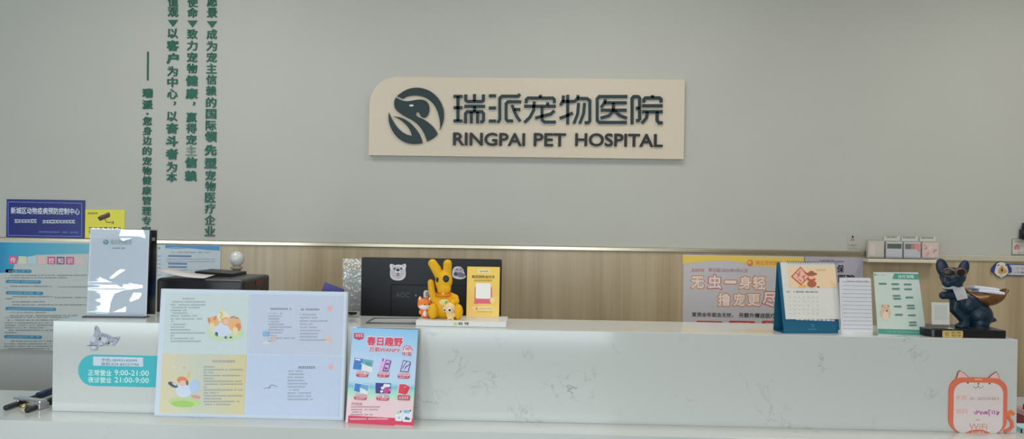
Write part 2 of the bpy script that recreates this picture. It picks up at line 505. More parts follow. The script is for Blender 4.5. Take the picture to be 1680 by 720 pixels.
E_RING = [(140, 152), (200, 105), (270, 70), (350, 58), (430, 68), (510, 102), (575, 160), (620, 230), (645, 310), (645, 390), (630, 450), (600, 515),
          (607, 470), (600, 400), (580, 320), (545, 250), (500, 200), (440, 160), (370, 142), (300, 142), (240, 155), (205, 180)]
E_HEAD = [(130, 165), (180, 192), (240, 208), (300, 200), (360, 188), (420, 188), (465, 210), (488, 255), (488, 310), (475, 355), (450, 380), (420, 382),
          (400, 372), (385, 345), (375, 325), (355, 320), (342, 332), (345, 352), (370, 375), (430, 400), (490, 440), (545, 495), (578, 555), (560, 580),
          (520, 610), (465, 635), (450, 595), (430, 545), (395, 490), (350, 440), (300, 405), (240, 375), (180, 340), (130, 300), (112, 255), (112, 205)]
E_LEAF = [(55, 328), (50, 390), (62, 460), (95, 530), (140, 590), (200, 635), (270, 660), (340, 665), (415, 655), (405, 610), (380, 550), (340, 495),
          (290, 440), (230, 400), (170, 375), (105, 367), (150, 385), (210, 430), (260, 480), (290, 530), (303, 577), (250, 565), (190, 530), (140, 480), (100, 420), (75, 375)]


def smooth_pts(p, keep=40, it=2):
    """round an outline, but keep its sharp corners"""
    for _ in range(it):
        q = []; n = len(p)
        for i in range(n):
            a, b, c = Vector(p[i - 1]), Vector(p[i]), Vector(p[(i + 1) % n])
            ang = math.degrees((b - a).angle(c - b, 0)) if (b - a).length > 1e-6 and (c - b).length > 1e-6 else 0
            if ang > keep: q.append(tuple(b))
            else: q += [tuple(b.lerp(a, 0.25)), tuple(b.lerp(c, 0.25))]
        p = q
    return p


em = MB(SF)
for sh in (E_RING, E_HEAD, E_LEAF):
    em.px(emb(smooth_pts(sh)), -0.010, GREEN, 0.0)
em.pell(630 + 298 / 6.545, 135 + 252 / 6.545, 3.6, 1.6, -0.0106, SILVER)
em.build('emblem', sg)


def zz(pts, x0): return [(x0 + x / 9.081, 145 + y / 9.081) for x, y in pts]


A = 735; B = 910
STROKES = [
    (A, [(85, 123), (215, 123)]), (A, [(85, 292), (215, 292)]), (A, [(85, 488), (215, 488)]), (A, [(150, 123), (150, 488)]),
    (A, [(266, 95), (266, 180), (290, 199), (505, 199), (528, 180), (528, 95)]), (A, [(396, 90), (396, 199)]),
    (A, [(245, 272), (552, 272)]), (A, [(396, 272), (396, 352)]),
    (A, [(263, 522), (263, 378), (287, 352), (508, 352), (530, 378), (530, 478), (510, 500), (483, 500)]), (A, [(349, 352), (349, 522)]), (A, [(442, 352), (442, 522)]),
    (A, [(610, 115), (715, 115)]), (A, [(610, 295), (715, 295)]), (A, [(610, 490), (715, 490)]),
    (A, [(1070, 88), (1045, 121), (805, 121), (772, 152), (772, 465), (742, 514)]),
    (A, [(1090, 203), (895, 203), (866, 232), (866, 462), (888, 488), (970, 488)]),
    (A, [(953, 250), (990, 350), (1030, 430), (1075, 492)]), (A, [(985, 318), (1078, 318)]),
    (A, [(1165, 220), (1165, 172), (1192, 148), (1558, 148), (1583, 172), (1583, 220)]), (A, [(1375, 100), (1375, 148)]),
    (A, [(1135, 270), (1605, 270)]), (A, [(1285, 200), (1275, 330), (1222, 430), (1140, 510)]), (A, [(1485, 210), (1485, 260)]),
    (A, [(1400, 280), (1400, 470), (1435, 505), (1605, 505)]), (A, [(1300, 445), (1530, 385), (1585, 335)]),
    (B, [(130, 110), (125, 180), (85, 255)]), (B, [(110, 198), (290, 198), (330, 165), (352, 105)]), (B, [(193, 100), (193, 535)]), (B, [(75, 448), (180, 410), (268, 368)]),
    (B, [(335, 155), (478, 155), (522, 188), (522, 488), (500, 513), (445, 513)]), (B, [(354, 220), (342, 380), (285, 525)]), (B, [(444, 220), (428, 380), (372, 525)]),
    (B, [(1080, 125), (662, 125), (632, 157), (632, 478), (662, 510), (1072, 510)]),
    (B, [(755, 165), (740, 215), (692, 285)]), (B, [(735, 218), (1070, 218)]), (B, [(685, 328), (1070, 328)]), (B, [(872, 218), (872, 330)]),
    (B, [(880, 330), (805, 410), (685, 444)]), (B, [(895, 340), (960, 402), (1072, 448)]),
    (B, [(1150, 535), (1150, 152), (1174, 125), (1238, 125), (1262, 150), (1262, 460), (1245, 482), (1208, 482)]), (B, [(1205, 298), (1262, 298)]),
    (B, [(1325, 210), (1325, 168), (1348, 145), (1558, 145), (1582, 168), (1582, 210)]), (B, [(1453, 105), (1453, 145)]),
    (B, [(1300, 262), (1605, 262)]), (B, [(1300, 350), (1605, 350)]), (B, [(1375, 350), (1365, 440), (1297, 520)]), (B, [(1522, 350), (1522, 478), (1550, 515), (1605, 515)]),
]
lt = MB(SF); le = MB(SF)
for x0, p in STROKES:
    lt.stroke(zz(p, x0), 5.1, -0.012, GREEN, -0.002); le.stroke(zz(p, x0), 6.0, -0.002, SILVER, 0.0)
ch = lt.build('chinese_lettering', sg); le.build('letter_edge', ch)
DARKL = mat((22, 24, 26), 0.5)
for s_, a, b, dy in (('RINGPAI', 743.5, 861.5, 0), ('PET', 875.5, 928.5, 0.8), ('HOSPITAL', 943.5, 1087, 1.4)):
    MB(SF).text(s_, a, 217.8 + dy, b, 239.3 + dy, -0.010, DARKL, 0.022, 0.010, 4).build('english_lettering', sg)

# ------------------------------------------------------------------ raised slogan columns on the wall
TXG = mat((28, 88, 72), 0.5, key='slogan green'); TXG2 = mat((104, 128, 118), 0.5)
AF = Frame((0, YW - 0.0, 0))


def column(label, xt, yt, xb_, yb_, w_, items, bar=None):
    O = on_y(xb_, yb_ + 12, YW); fr = Frame(O)
    th = thing('wall_slogan', label, 'lettering', fr, group='slogan columns on the grey wall')
    runs = []
    for c, y, k in items:
        x = xt + (xb_ - xt) * (y - yt) / (yb_ - yt)
        nm = 'arrow_mark' if c == 'v' else 'bold_lettering' if k == 'b' else 'lettering'
        if not runs or runs[-1][0] != nm or y - runs[-1][2] > 20: runs.append([nm, MB(fr), y])
        m_ = runs[-1][1]; runs[-1][2] = y
        if c == 'v': m_.px([(x - 8.2, y - 5), (x + 8.2, y - 5), (x, y + 6)], -0.006, TXG, 0.0)
        elif c == '，': m_.text(c, x + 2, y - 2.5, x + 6, y + 4, -0.006, TXG, 0.02, 0.006)
        elif c == '·': m_.px([(x + 1.8 * math.cos(i), y + 1.8 * math.sin(i)) for i in (0, 1, 2, 3, 4, 5)], -0.006, TXG, 0.0)
        elif k == 'b': m_.text(c, x - w_ * 0.58, y - w_ * 0.52, x + w_ * 0.58, y + w_ * 0.52, -0.006, TXG, 0.042, 0.006)
        else: m_.text(c, x - w_ * 0.5, y - w_ * 0.48, x + w_ * 0.5, y + w_ * 0.48, -0.006, TXG2 if k == 'g' else TXG, 0.018, 0.006)
    if bar: runs.append(['bar_mark', MB(fr).stroke(bar, 2.3, -0.006, TXG, 0.0), 0])
    for nm, m_, _ in runs: m_.build(nm, th)


column('long raised green lettering column, first from the cream sign, reaching the wall strip', 348.3, 20, 344.7, 379, 17,
       [('愿', 3, ''), ('景', 21, ''), ('v', 40, ''), ('成', 56.5, ''), ('为', 75.5, ''), ('宠', 94, ''), ('主', 112.5, ''), ('信', 130.5, ''), ('赖', 149, ''), ('的', 168, ''), ('国', 187, ''),
        ('际', 206, ''), ('领', 224, 'b'), ('先', 246.5, 'b'), ('型', 267.5, 'b'), ('宠', 287.6, ''), ('物', 305.5, ''), ('医', 324, ''), ('疗', 342, ''), ('企', 360.5, ''), ('业', 379, '')])
column('raised green lettering column, second from the cream sign, ending in two bold characters', 316.3, 20, 313.6, 290, 17,
       [('使', 4, ''), ('命', 21, ''), ('v', 39, ''), ('致', 56, ''), ('力', 75, ''), ('宠', 94, ''), ('物', 112.5, ''), ('健', 132.5, 'b'), ('康', 153.6, 'b'), ('，', 169.5, ''), ('赢', 192.5, ''),
        ('得', 210.5, ''), ('宠', 229, ''), ('主', 247, 'g'), ('信', 266.5, 'b'), ('赖', 288.5, 'b')])
column('raised green lettering column, third from the cream sign, with bold characters in its middle', 284.3, 20, 282.1, 290, 17,
       [('值', 3, ''), ('观', 20, ''), ('v', 38, ''), ('以', 55, ''), ('客', 75, 'b'), ('户', 96, 'b'), ('为', 117, ''), ('中', 135, ''), ('心', 154, ''), ('，', 169, ''), ('以', 191, ''),
        ('奋', 210.5, 'b'), ('斗', 231.5, 'b'), ('者', 252.7, 'b'), ('为', 273.6, ''), ('本', 290.5, '')])
column('raised green lettering column headed by a long thin vertical bar, fourth from the sign', 243, 110, 240.6, 378, 14.6,
       [('瑞', 152.8, 'b'), ('派', 171.7, 'b'), ('·', 186.7, ''), ('您', 198.7, ''), ('身', 214.8, ''), ('边', 230.8, ''), ('的', 247.4, ''), ('宠', 264, ''), ('物', 280, ''), ('健', 296, ''), ('康', 312.5, ''),
        ('管', 329, ''), ('理', 346, ''), ('专', 362, ''), ('家', 378, '')], bar=[(243.2, 85), (242.8, 132)])


# ------------------------------------------------------------------ flat things on the back wall
def wall_sheet(name, label, cat, box, th_, m, group=None, part='sheet', yoff=0.0, r=0.0):
    x0, y0, x1, y1 = box
    fr = Frame(on_y((x0 + x1) / 2, y1, YW - yoff - th_))
    t = thing(name, label, cat, fr, group=group)
    MB(fr).prect(x0, y0, x1, y1, 0, m, r, th_).build(part, t)
    return fr, t


# blue plate
NAVY = mat((20, 32, 110), 0.25, coat=0.6); LBLUE = mat((120, 140, 215), 0.4); WT = mat((225, 230, 238), 0.5)
fr, t = wall_sheet('notice_plate', 'glossy dark blue plate with white lettering, standing on the wall strip', 'sign', (10.5, 327.5, 138.5, 389.5), 0.006, NAVY, part='plate')
p = MB(fr)
for a, b in (([(14, 331), (134, 333.5)], 0), ([(13.5, 386), (134, 388)], 0), ([(13.5, 331), (13.5, 386)], 0), ([(134.3, 333.5), (134, 388)], 0)): p.stroke(a, 0.8, -0.0006, LBLUE)
p.build('border_line', t)
MB(fr).text('新城区动物疫病预防控制中心', 18, 340.5, 131, 351.5, -0.0006, WT, 0.012).build('title_lettering', t)
MB(fr).scrib(24, 62, 362.5, 6, -0.0006, WT, fill=1, gap=0.12).build('white_lettering', t); MB(fr).scrib(70, 123, 363.5, 6, -0.0006, WT, gap=0.1, fill=1).build('white_lettering', t)
MB(fr).scrib(64, 130, 380.3, 3.0, -0.0006, LBLUE, y_end=381.4).build('small_lettering', t)
# yellow camera notice
YEL = mat((208, 200, 62), 0.4); BRN = mat((62, 48, 34), 0.5)
fr, t = wall_sheet('camera_notice', 'small yellow warning plate with a dark surveillance camera drawing', 'sign', (139.5, 344, 204.5, 390.5), 0.004, YEL, part='plate')
p = MB(fr); p.px([(160, 357), (164, 354), (179, 348.5), (181, 353), (180, 356), (164, 362.5)], -0.0006, BRN)
p.px([(163, 355), (178, 348.2), (181.5, 350.5), (165, 357)], -0.0009, mat((95, 80, 62), 0.5))
p.stroke([(172, 359), (175, 364.5), (186, 365)], 1.2, -0.0006, BRN); p.stroke([(186, 362.5), (185.8, 367.5)], 1.2, -0.0006, BRN); p.build('camera_drawing', t)
p = MB(fr); p.scrib(144.5, 160, 349.7, 2.6, -0.0006, BRN); p.scrib(146, 198, 377, 9, -0.0006, BRN); p.build('lettering', t)

# tall health knowledge poster
PGREY = mat((178, 184, 182), 0.45)
fr, t = wall_sheet('health_poster', 'tall pale poster with a teal blue banner and rows of small print on the wall', 'poster', (-14, 396, 200, 575), 0.003, PGREY, yoff=0.023)
p = MB(fr)
BANNER = ramp_mat('banner_print', 'X', [(-0.33, (10, 112, 165)), (-0.2, (52, 150, 186)), (0.05, (86, 160, 182)), (0.33, (110, 165, 178))], 0.3, 0.05)
p.px([(-14, 397.0), (200, 400.8), (200, 413), (140, 416), (100, 417), (60, 418), (34, 424), (24, 432), (20, 447), (-14, 448)], -0.0006, BANNER)
p.build('blue_banner', t)
p = MB(fr)
for x, c, g in ((15, (206, 92, 130), '传'), (30.5, (196, 200, 178), None), (46.5, (166, 196, 206), None), (62.5, (210, 176, 178), None), (78, (190, 88, 128), '控'), (93, (120, 82, 122), '知'), (108.5, (178, 84, 124), '识'), (124, (200, 178, 178), None)):  # blank pale tiles: glare over the print is put into their colour
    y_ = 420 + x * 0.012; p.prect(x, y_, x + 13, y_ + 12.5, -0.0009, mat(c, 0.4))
    if g: p.text(g, x + 2, y_ + 2, x + 11, y_ + 11, -0.0013, mat((225, 205, 214), 0.5), 0.012)
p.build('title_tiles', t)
PILL = mat((48, 128, 164), 0.4); INK = mat((112, 118, 120), 0.6)
p = MB(fr)
for a, b, y_ in ((9, 52, 444.5), (9.5, 67.5, 462), (9.5, 71, 480.5), (9, 92, 506.5), (7, 69, 552.5)):
    p.prect(a, y_ - 2.6, b, y_ + 2.8, -0.0006, PILL, 0.45); p.scrib(a + 5, b - 4, y_ + 0.1, 2.6, -0.001, mat((170, 200, 212), 0.5))
p.build('heading_pills', t)
p = MB(fr)
for a, b, y_ in ((17, 150, 451.5), (9, 110, 455.5), (14, 86, 469.5), (96, 150, 470.5), (9, 14, 472.5), (20, 86, 486.5), (88, 150, 488), (9, 20, 490), (20, 74, 495), (20, 145, 500), (16, 76, 512.5),
                 (17, 128, 517.5), (9, 115, 520.5), (12, 138, 525), (8, 88, 529.5), (8, 88, 533.5), (8, 72, 537.5), (14, 88, 541.5), (8, 28, 545.5), (18, 86, 559.5), (7, 86, 564), (7, 86, 568), (7, 82, 572)):
    p.scrib(a, b, y_, 1.9, -0.0006, INK, fill=0.85)
p.build('small_print', t)

# blue framed notice beside it
fr, t = wall_sheet('wall_notice', 'landscape pale blue notice with a dark blue wave along its top, above the black printer', 'notice', (258, 402, 361.5, 470), 0.003, mat((182, 194, 202), 0.5), yoff=0.013)
p = MB(fr); p.px([(271, 402), (360.5, 403.5), (360.5, 411), (340, 410), (310, 407), (290, 405.5), (271, 407)], -0.0006, mat((62, 130, 182), 0.4)); p.px([(271, 408), (290, 406.5), (310, 407.7), (290, 407.6)], -0.0009, mat((70, 110, 160), 0.4)); p.build('wave_banner', t)
p = MB(fr); IB = mat((96, 122, 160), 0.5); IG = mat((150, 162, 172), 0.6)
p.scrib(281, 349, 414, 2.2, -0.0006, IG); p.prect(276, 418.6, 314, 421.4, -0.0006, IB); p.prect(276, 431, 307, 434, -0.0006, IB); p.prect(276, 436.5, 307, 439.3, -0.0006, IB)
for y_ in (425, 429, 443, 447, 451): p.scrib(273, 353, y_, 1.4, -0.0006, IG)
for y_ in (420, 427, 433, 439, 444, 451): p.scrib(257.5, 264, y_, 1.6, -0.0006, IB)
p.pell(261, 407, 2.2, 2.2, -0.0006, mat((120, 150, 150), 0.5)); p.build('print', t)

# promotion poster
fr, t = wall_sheet('promotion_poster', 'white promotion poster with yellow header and outlined orange lettering on the wood panel', 'poster', (1120, 419, 1318, 600), 0.003, mat((182, 178, 182), 0.5), yoff=0.013)
HDR = mat((214, 184, 88), 0.5); ORG = mat((206, 118, 70), 0.5); PINK = mat((228, 206, 198), 0.5); OUT = mat((196, 134, 84), 0.5); REDO = mat((182, 84, 84), 0.5)
p = MB(fr); p.px([(1120, 418.4), (1318, 422), (1318, 438), (1270, 438.5), (1238, 437), (1218, 431), (1195, 427.6), (1165, 428), (1140, 431), (1120, 433)], -0.0006, HDR)
p.pell(1230.5, 431.5, 5.2, 5.4, -0.001, ORG); p.pell(1230, 431, 3.0, 2.6, -0.0013, HDR, 30); p.pell(1231.5, 432.5, 2.0, 1.4, -0.0016, ORG); p.build('header_band', t)
MB(fr).text('瑞派宠物医院', 1239, 427.5, 1283, 435.0, -0.001, ORG, 0.01).build('orange_lettering', t)
MB(fr).text('活动时间', 1134, 440.2, 1155, 446, -0.0006, mat((188, 96, 104), 0.5), 0.01).build('small_lettering', t); p = MB(fr); p.text('即日起-2025年5月31日', 1163, 440.2, 1226, 446.5, -0.0006, mat((150, 92, 100), 0.5), 0.006)
p.build('small_lettering', t)
p = MB(fr)
for c, x0, x1, y0, y1, oc in (('无', 1134, 1155, 453, 473, OUT), ('虫', 1161, 1184, 451, 474, REDO), ('一', 1189, 1208, 460, 465, OUT), ('身', 1212, 1233, 453, 474, OUT), ('轻', 1235, 1256, 453, 475, OUT),
                              ('撸', 1178, 1198, 481, 502, OUT), ('宠', 1203, 1222, 481, 502, OUT), ('更', 1226, 1247, 482, 502, OUT), ('尽', 1251, 1275, 479, 503, REDO), ('兴', 1279, 1302, 480, 504, REDO)):
    p.text(c, x0 - 1.6, y0 - 1.6, x1 + 1.6, y1 + 1.6, -0.0008, oc, 0.058); p.text(c, x0, y0, x1, y1, -0.0014, PINK, 0.026)
p.build('outlined_slogan', t)
p = MB(fr); BK = mat((34, 34, 38), 0.5); p.text('爱宠全年驱虫无忧，', 1135, 512.5, 1203, 520, -0.0006, BK, 0.02); p.build('black_lettering', t); p = MB(fr); p.text('另额外赠送医疗服务', 1212, 513.5, 1290, 521.5, -0.0006, BK, 0.02); p.build('black_lettering', t)
p = MB(fr)
for a, b in ((1142.5, 1185), (1196, 1238.5), (1250, 1292)):
    p.prect(a, 526.3, b, 540, -0.0006, mat((186, 62, 70), 0.4), 0.15); p.scrib(a + 7, b - 8, 531.5, 5.5, -0.001, mat((228, 190, 186), 0.5))
p.build('red_buttons', t)

fr, t = wall_sheet('grey_poster', 'lavender grey poster with bold black characters, mostly hidden behind the desk calendar', 'poster', (1319.5, 421.5, 1415, 600), 0.003, mat((164, 160, 172), 0.5), yoff=0.013)
p = MB(fr); p.text('保', 1373, 434.5, 1384.5, 447.5, -0.0006, BK, 0.03); p.text('医院', 1375, 450, 1402, 464, -0.0006, BK, 0.03); p.scrib(1371, 1386, 429, 2.4, -0.0006, mat((70, 78, 120), 0.5))
p.scrib(1345, 1369, 427.5, 2.6, -0.0006, mat((100, 100, 112), 0.5)); p.build('black_lettering', t)

# small sticker over the strip
fr, t = wall_sheet('switch_label', 'small pale wall label with a black figure mark above the strip end', 'label', (1390.5, 385.5, 1409.5, 409), 0.002, mat((172, 168, 160), 0.5))
p = MB(fr); p.pell(1399, 388.5, 1.6, 2.2, -0.0005, mat((48, 48, 48), 0.5)); p.px([(1395, 394.5), (1397, 391), (1398.5, 394), (1399.5, 391), (1402, 394.5)], -0.0005, mat((110, 112, 108), 0.5))
p.scrib(1391.5, 1405, 402.3, 2.2, -0.0005, mat((110, 98, 104), 0.5)); p.scrib(1391.5, 1406, 407, 2, -0.0005, mat((150, 150, 140), 0.5)); p.build('print', t)

# four clear leaflet holders on the cream shelf
LBL = ['clear leaflet holder with a blank misty card, beside the strip end', 'clear leaflet holder with a dark green striped card', 'clear leaflet holder with a grey card fading to red', 'clear leaflet holder with a pink patterned card, beside the dog statue ear']
YH = YS + 0.012
for i, (a, b, yt_, yb_) in enumerate(((1424.5, 1452, 394, 422.2), (1454, 1482, 395.3, 423.6), (1483.5, 1512, 396, 424.2), (1513.5, 1541.5, 396.5, 424.6))):
    pz = on_y((a + b) / 2, yb_, YH); fr = Frame(Vector((pz.x, YH, zs1)))
    t = thing('leaflet_holder', LBL[i], 'leaflet holder', fr, group='leaflet holders on the cream shelf')
    u0, u1, v0, v1 = fr.rect(a, yt_, b, yb_); v0 = 0.0
    m = MB(fr); m.box(u0, u1, 0.0, 0.002, v0, v0 + 0.012, ACRYLIC); m.box(u0, u1, 0.03, 0.032, v0, v1, ACRYLIC); m.box(u0 + 0.002, u1 - 0.002, 0.002, 0.03, 0, 0.002, ACRYLIC)
    m.build('holder', t)
    c = MB(fr); cc = ((184, 178, 170), (180, 180, 184), (178, 180, 186), (196, 178, 172))[i]
    c.box(u0 + 0.002, u1 - 0.002, 0.006, 0.026, 0.003, v1 - 0.003, mat(cc, 0.5))
    if i == 0: c.prect(a + 4, yt_ + 6, a + 12, yb_ - 3, 0.0055, mat((198, 184, 178), 0.5))
    if i == 1: c.prect(a + 2.5, yt_ + 4.5, b - 2, yt_ + 12.5, 0.0055, mat((84, 96, 84), 0.5))
    if i == 2:
        c.prect(a + 2.5, yt_ + 4, a + 12, yt_ + 12.5, 0.0055, mat((104, 104, 104), 0.5)); c.prect(a + 12, yt_ + 4, a + 18, yt_ + 12.5, 0.0055, mat((164, 122, 118), 0.5))
        c.px([(a + 18, yt_ + 4), (b - 2, yt_ + 4), (b - 2, yt_ + 19), (a + 21, yt_ + 12.5), (a + 18, yt_ + 12.5)], 0.0055, mat((206, 128, 124), 0.5))
    if i == 3:
        for k in range(9): c.pell(a + 5 + (k * 7.3) % 19, yt_ + 6 + (k * 5.1) % 18, 2.4, 1.5, 0.0054 - k * 0.0001, mat(((206, 150, 146), (200, 200, 188), (190, 130, 120))[k % 3], 0.5), k * 40)
    c.build('card', t)
    if i:
        h = MB(fr); h.box(u0 + 0.002, u1 - 0.002, 0.0325, 0.0345, v1 - 0.006, v1 + 0.024, mat((186, 186, 174), 0.5)); h.scrib(a + 3, b - 4, yt_ - 6.3, 3, 0.032, mat((112, 124, 96), 0.5)); h.build('header_card', t)

# certificates and badge at the end of the wall
fr, t = wall_sheet('certificate_plate', 'white plate with dark outline and red seal, below a black wall fixture', 'plate', (1660, 391, 1732, 418), 0.004, mat((186, 180, 170), 0.5), part='plate', r=0.08)
p = MB(fr)
for q in ([(1660.6, 391.6), (1731, 392.8)], [(1660, 417), (1731, 418.3)], [(1660.6, 391.6), (1660, 417)]): p.stroke(q, 0.8, -0.0006, mat((80, 74, 70), 0.5))
p.build('outline', t)
p = MB(fr); p.stroke([(1665, 409), (1665.5, 404), (1668, 402), (1671, 404), (1671.5, 409)], 1.8, -0.0006, mat((176, 84, 84), 0.5)); p.stroke([(1668, 404), (1668, 409)], 1.4, -0.0006, mat((176, 84, 84), 0.5)); p.scrib(1664, 1725, 396, 2.4, -0.0006, mat((140, 136, 126), 0.5)); p.scrib(1670, 1725, 414, 2.0, -0.0006, mat((140, 136, 126), 0.5)); p.build('print', t)
fr = Frame(on_y(1683, 395, YW - 0.03)); t = thing('wall_fixture', 'small black rounded fixture on the grey wall above the outlined plate', 'fixture', fr)
MB(fr).ell((0.0, 0.004, 0.032), (0.026, 0.024, 0.030), BLACK).build('body', t); MB(fr).lathe([(0, 0.03), (0.012, 0.028), (0.013, 0.0), (0.011, -0.004), (0, -0.005)], BLACK, (-0.004, 0.004, 0.058), 16).build('knob', t)
MB(fr).box(-0.016, 0.016, 0.02, 0.03, 0.01, 0.055, BLACK, 0.003).build('mount', t)

NVB = mat((44, 58, 118), 0.45); LGR = mat((176, 176, 184), 0.5)
fr, t = wall_sheet('name_plate', 'pale long plate with dark blue edge on the wood panel beside the bird badge', 'plate', (1650, 433.5, 1740, 453), 0.005, NVB, part='plate', yoff=0.013)
p = MB(fr); p.prect(1651, 434.9, 1739, 451.6, -0.0006, LGR); p.scrib(1665, 1735, 440, 3.4, -0.001, mat((196, 158, 158), 0.5)); p.scrib(1665, 1672, 446.8, 2.2, -0.001, INK); p.scrib(1674, 1735, 447, 2.6, -0.001, mat((86, 84, 92), 0.5)); p.build('print', t)
yb0 = YW - 0.022
fr = Frame(on_y(1643, 455, yb0)); t = thing('bird_badge', 'round white bird face badge with blue sides and tan beak on the wood panel', 'badge', fr)
bg = MB(fr); q = [(1643 + 13.5 * math.cos(D2R(a)), 442 - 13 * math.sin(D2R(a))) for a in range(0, 360, 12)]; bg.px(q, 0.001, mat((52, 48, 46), 0.5), 0.006)
bg.pell(1643, 442, 12.4, 12, 0.0004, mat((202, 198, 190), 0.5)); bg.build('face', t)
for sgn in (-1, 1): MB(fr).px([(1643 + sgn * 8, 433), (1643 + sgn * 12.5, 434.5), (1643 + sgn * 16.3, 440), (1643 + sgn * 16.5, 446.5), (1643 + sgn * 12, 447.6), (1643 + sgn * 10.5, 440)], -0.002, NVB, 0.003).build('blue_ear', t)

p = MB(fr); TAN = mat((188, 146, 88), 0.5)
p.px([(1643.5, 434.5), (1648, 440), (1653, 445), (1650, 448), (1643, 449), (1637, 447.5), (1638, 442)], -0.0008, TAN); p.px([(1641.5, 443), (1644, 439), (1645.5, 443.5), (1643.5, 446.5)], -0.0012, mat((70, 44, 34), 0.5))
p.px([(1640.5, 449), (1645.5, 449), (1645, 454.5), (1642.6, 456), (1640.6, 454.5)], -0.0008, mat((190, 184, 166), 0.5)); p.build('beak', t)
p = MB(fr); p.pell(1638, 434.8, 1.2, 1.2, -0.0008, BK); p.pell(1650, 434.8, 1.2, 1.2, -0.0008, BK); p.build('eyes', t)

# ------------------------------------------------------------------ behind the counter: printer, globe, monitor, sheets
YP = 3.02; ZD = 0.75
pfr = on_y(400, 458.5, YP); XPR = pfr.x; ZP = pfr.z; XPL = on_y(256, 458, YP).x
prt = thing('laser_printer', 'black office printer with paper curling from its top tray, behind the counter', 'printer', loc=((XPL + XPR) / 2, YP + 0.15, ZD))
lx = (XPR - XPL) / 2; hz = ZP - ZD; PB = mat((40, 40, 44), 0.35)
MB().box(-lx, lx, -0.15, 0.15, 0.0, hz, PB, 0.012, 3).build('body', prt)
MB().box(-lx + 0.02, lx - 0.02, -0.156, -0.149, 0.02, 0.16, mat((30, 30, 34), 0.4), 0.003).build('paper_drawer', prt)
MB().box(-lx + 0.02, lx - 0.02, -0.156, -0.149, 0.18, 0.30, mat((30, 30, 34), 0.4), 0.003).build('front_cover', prt)
m = MB(); n_ = 10
m.prism([(-lx + 0.1, hz - 0.001), (-lx + 0.25, hz - 0.001), (-lx + 0.25, hz + 0.012), (-lx + 0.18, hz + 0.016), (-lx + 0.1, hz + 0.02)], -0.03, 0.13, mat((24, 24, 27), 0.4)); m.build('output_tray', prt)
m = MB(); vs = []; fs = []
for i in range(n_ + 1):
    a = i / n_
    for y_ in (-0.152, -0.05): vs.append((-lx + 0.005 + a * 0.185, y_, hz + 0.003 + 0.026 * (1 - a) ** 2 + (0.006 if y_ > -0.1 else 0)))
for i in range(n_): fs.append([2 * i, 2 * i + 2, 2 * i + 3, 2 * i + 1])
m.add(vs, fs, mat((200, 198, 196), 0.6), True); pp = m.build('paper_sheet', prt); sd = pp.modifiers.new('thick', 'SOLIDIFY'); sd.thickness = 0.0012
RB = mat((92, 44, 42), 0.4)
MB().box(lx - 0.001, lx + 0.0015, -0.02, 0.06, hz - 0.035, hz - 0.015, RB).box(lx - 0.001, lx + 0.0015, 0.01, 0.02, hz - 0.075, hz - 0.05, mat((120, 100, 96), 0.4)).build('side_label', prt)

gp = on_y(388.5, 424.5, 3.40)
gl = thing('glass_globe', 'small pale glass globe on a narrow neck standing behind the black printer', 'globe', loc=(gp.x, gp.y, ZD)); gz = gp.z - ZD
MB().lathe([(0, 0), (0.05, 0), (0.05, 0.012), (0.02, 0.02), (0.008, 0.03), (0.008, gz - 0.075), (0.014, gz - 0.055), (0.018, gz - 0.045)], mat((176, 150, 142), 0.4), n=20).build('stem', gl)
MB().lathe([(0.008, gz - 0.06), (0.02, gz - 0.046), (0.028, gz - 0.038), (0.016, gz - 0.03), (0, gz - 0.029)], mat((150, 140, 128), 0.4), n=20).build('collar', gl)
MB().ell((0, 0, gz), (0.031, 0.031, 0.034), GLOBE).build('glass_ball', gl)

YM = 3.12
mfr = on_y(708, 470, YM); fr = Frame(Vector((mfr.x, YM, ZD)))
mo = thing('computer_monitor', 'back of a large black computer monitor dotted with animal stickers', 'monitor', fr)
u0, u1, _, v1 = fr.rect(592.5, 423.8, 822.5, 520); v0 = v1 - 0.325
MSH = mat((15, 17, 23), 0.5)
MB(fr).prism(rrect(u0, u1, v0, v1, 0.006), 0.0, 0.022, MSH).build('back_shell', mo)
MB(fr).box(u0 + 0.12, u1 - 0.12, -0.012, 0.0, v0 + 0.05, v1 - 0.105, mat((13, 15, 20), 0.5), 0.004).build('rear_housing', mo)
MB(fr).box(u0 + 0.004, u1 - 0.004, 0.022, 0.025, v0 + 0.004, v1 - 0.004, mat((18, 18, 20), 0.2)).build('screen', mo)
MB(fr).box(-0.03, 0.03, -0.006, 0.012, 0.012, v0 + 0.02, BLACK, 0.003).build('stand_neck', mo)
MB(fr).box(-0.12, 0.12, -0.07, 0.09, 0.0, 0.012, BLACK, 0.003).build('stand_foot', mo)
p = MB(fr); p.text('AOC', 650, 479, 673, 487.5, -0.0126, mat((72, 74, 80), 0.4), 0.0); p.build('maker_lettering', mo); MB(fr).prect(682, 482.5, 684, 485.5, -0.0126, mat((120, 124, 138), 0.4)).build('light_mark', mo)
ST = mat((206, 208, 214), 0.4)
p = MB(fr); Q = lambda pts: [(550 + x / 4.5, 400 + y / 4.5) for x, y in pts]
p.px(smooth_pts(Q([(400, 155), (415, 145), (435, 160), (462, 152), (495, 158), (515, 145), (525, 158), (517, 185), (522, 220), (515, 250), (490, 268), (460, 271), (430, 266), (408, 248), (404, 215), (408, 185)]), 80, 1), -0.0006, ST)
FUR = mat((182, 176, 182), 0.5); p.pell(550 + 462 / 4.5, 400 + 212 / 4.5, 11.5, 11, -0.0010, FUR)
for x in (425, 502): p.pell(550 + x / 4.5, 400 + 160 / 4.5, 2.6, 2.4, -0.0012, FUR)
for x in (438, 488): p.pell(550 + x / 4.5, 400 + 183 / 4.5, 1.6, 1.8, -0.0014, BK)
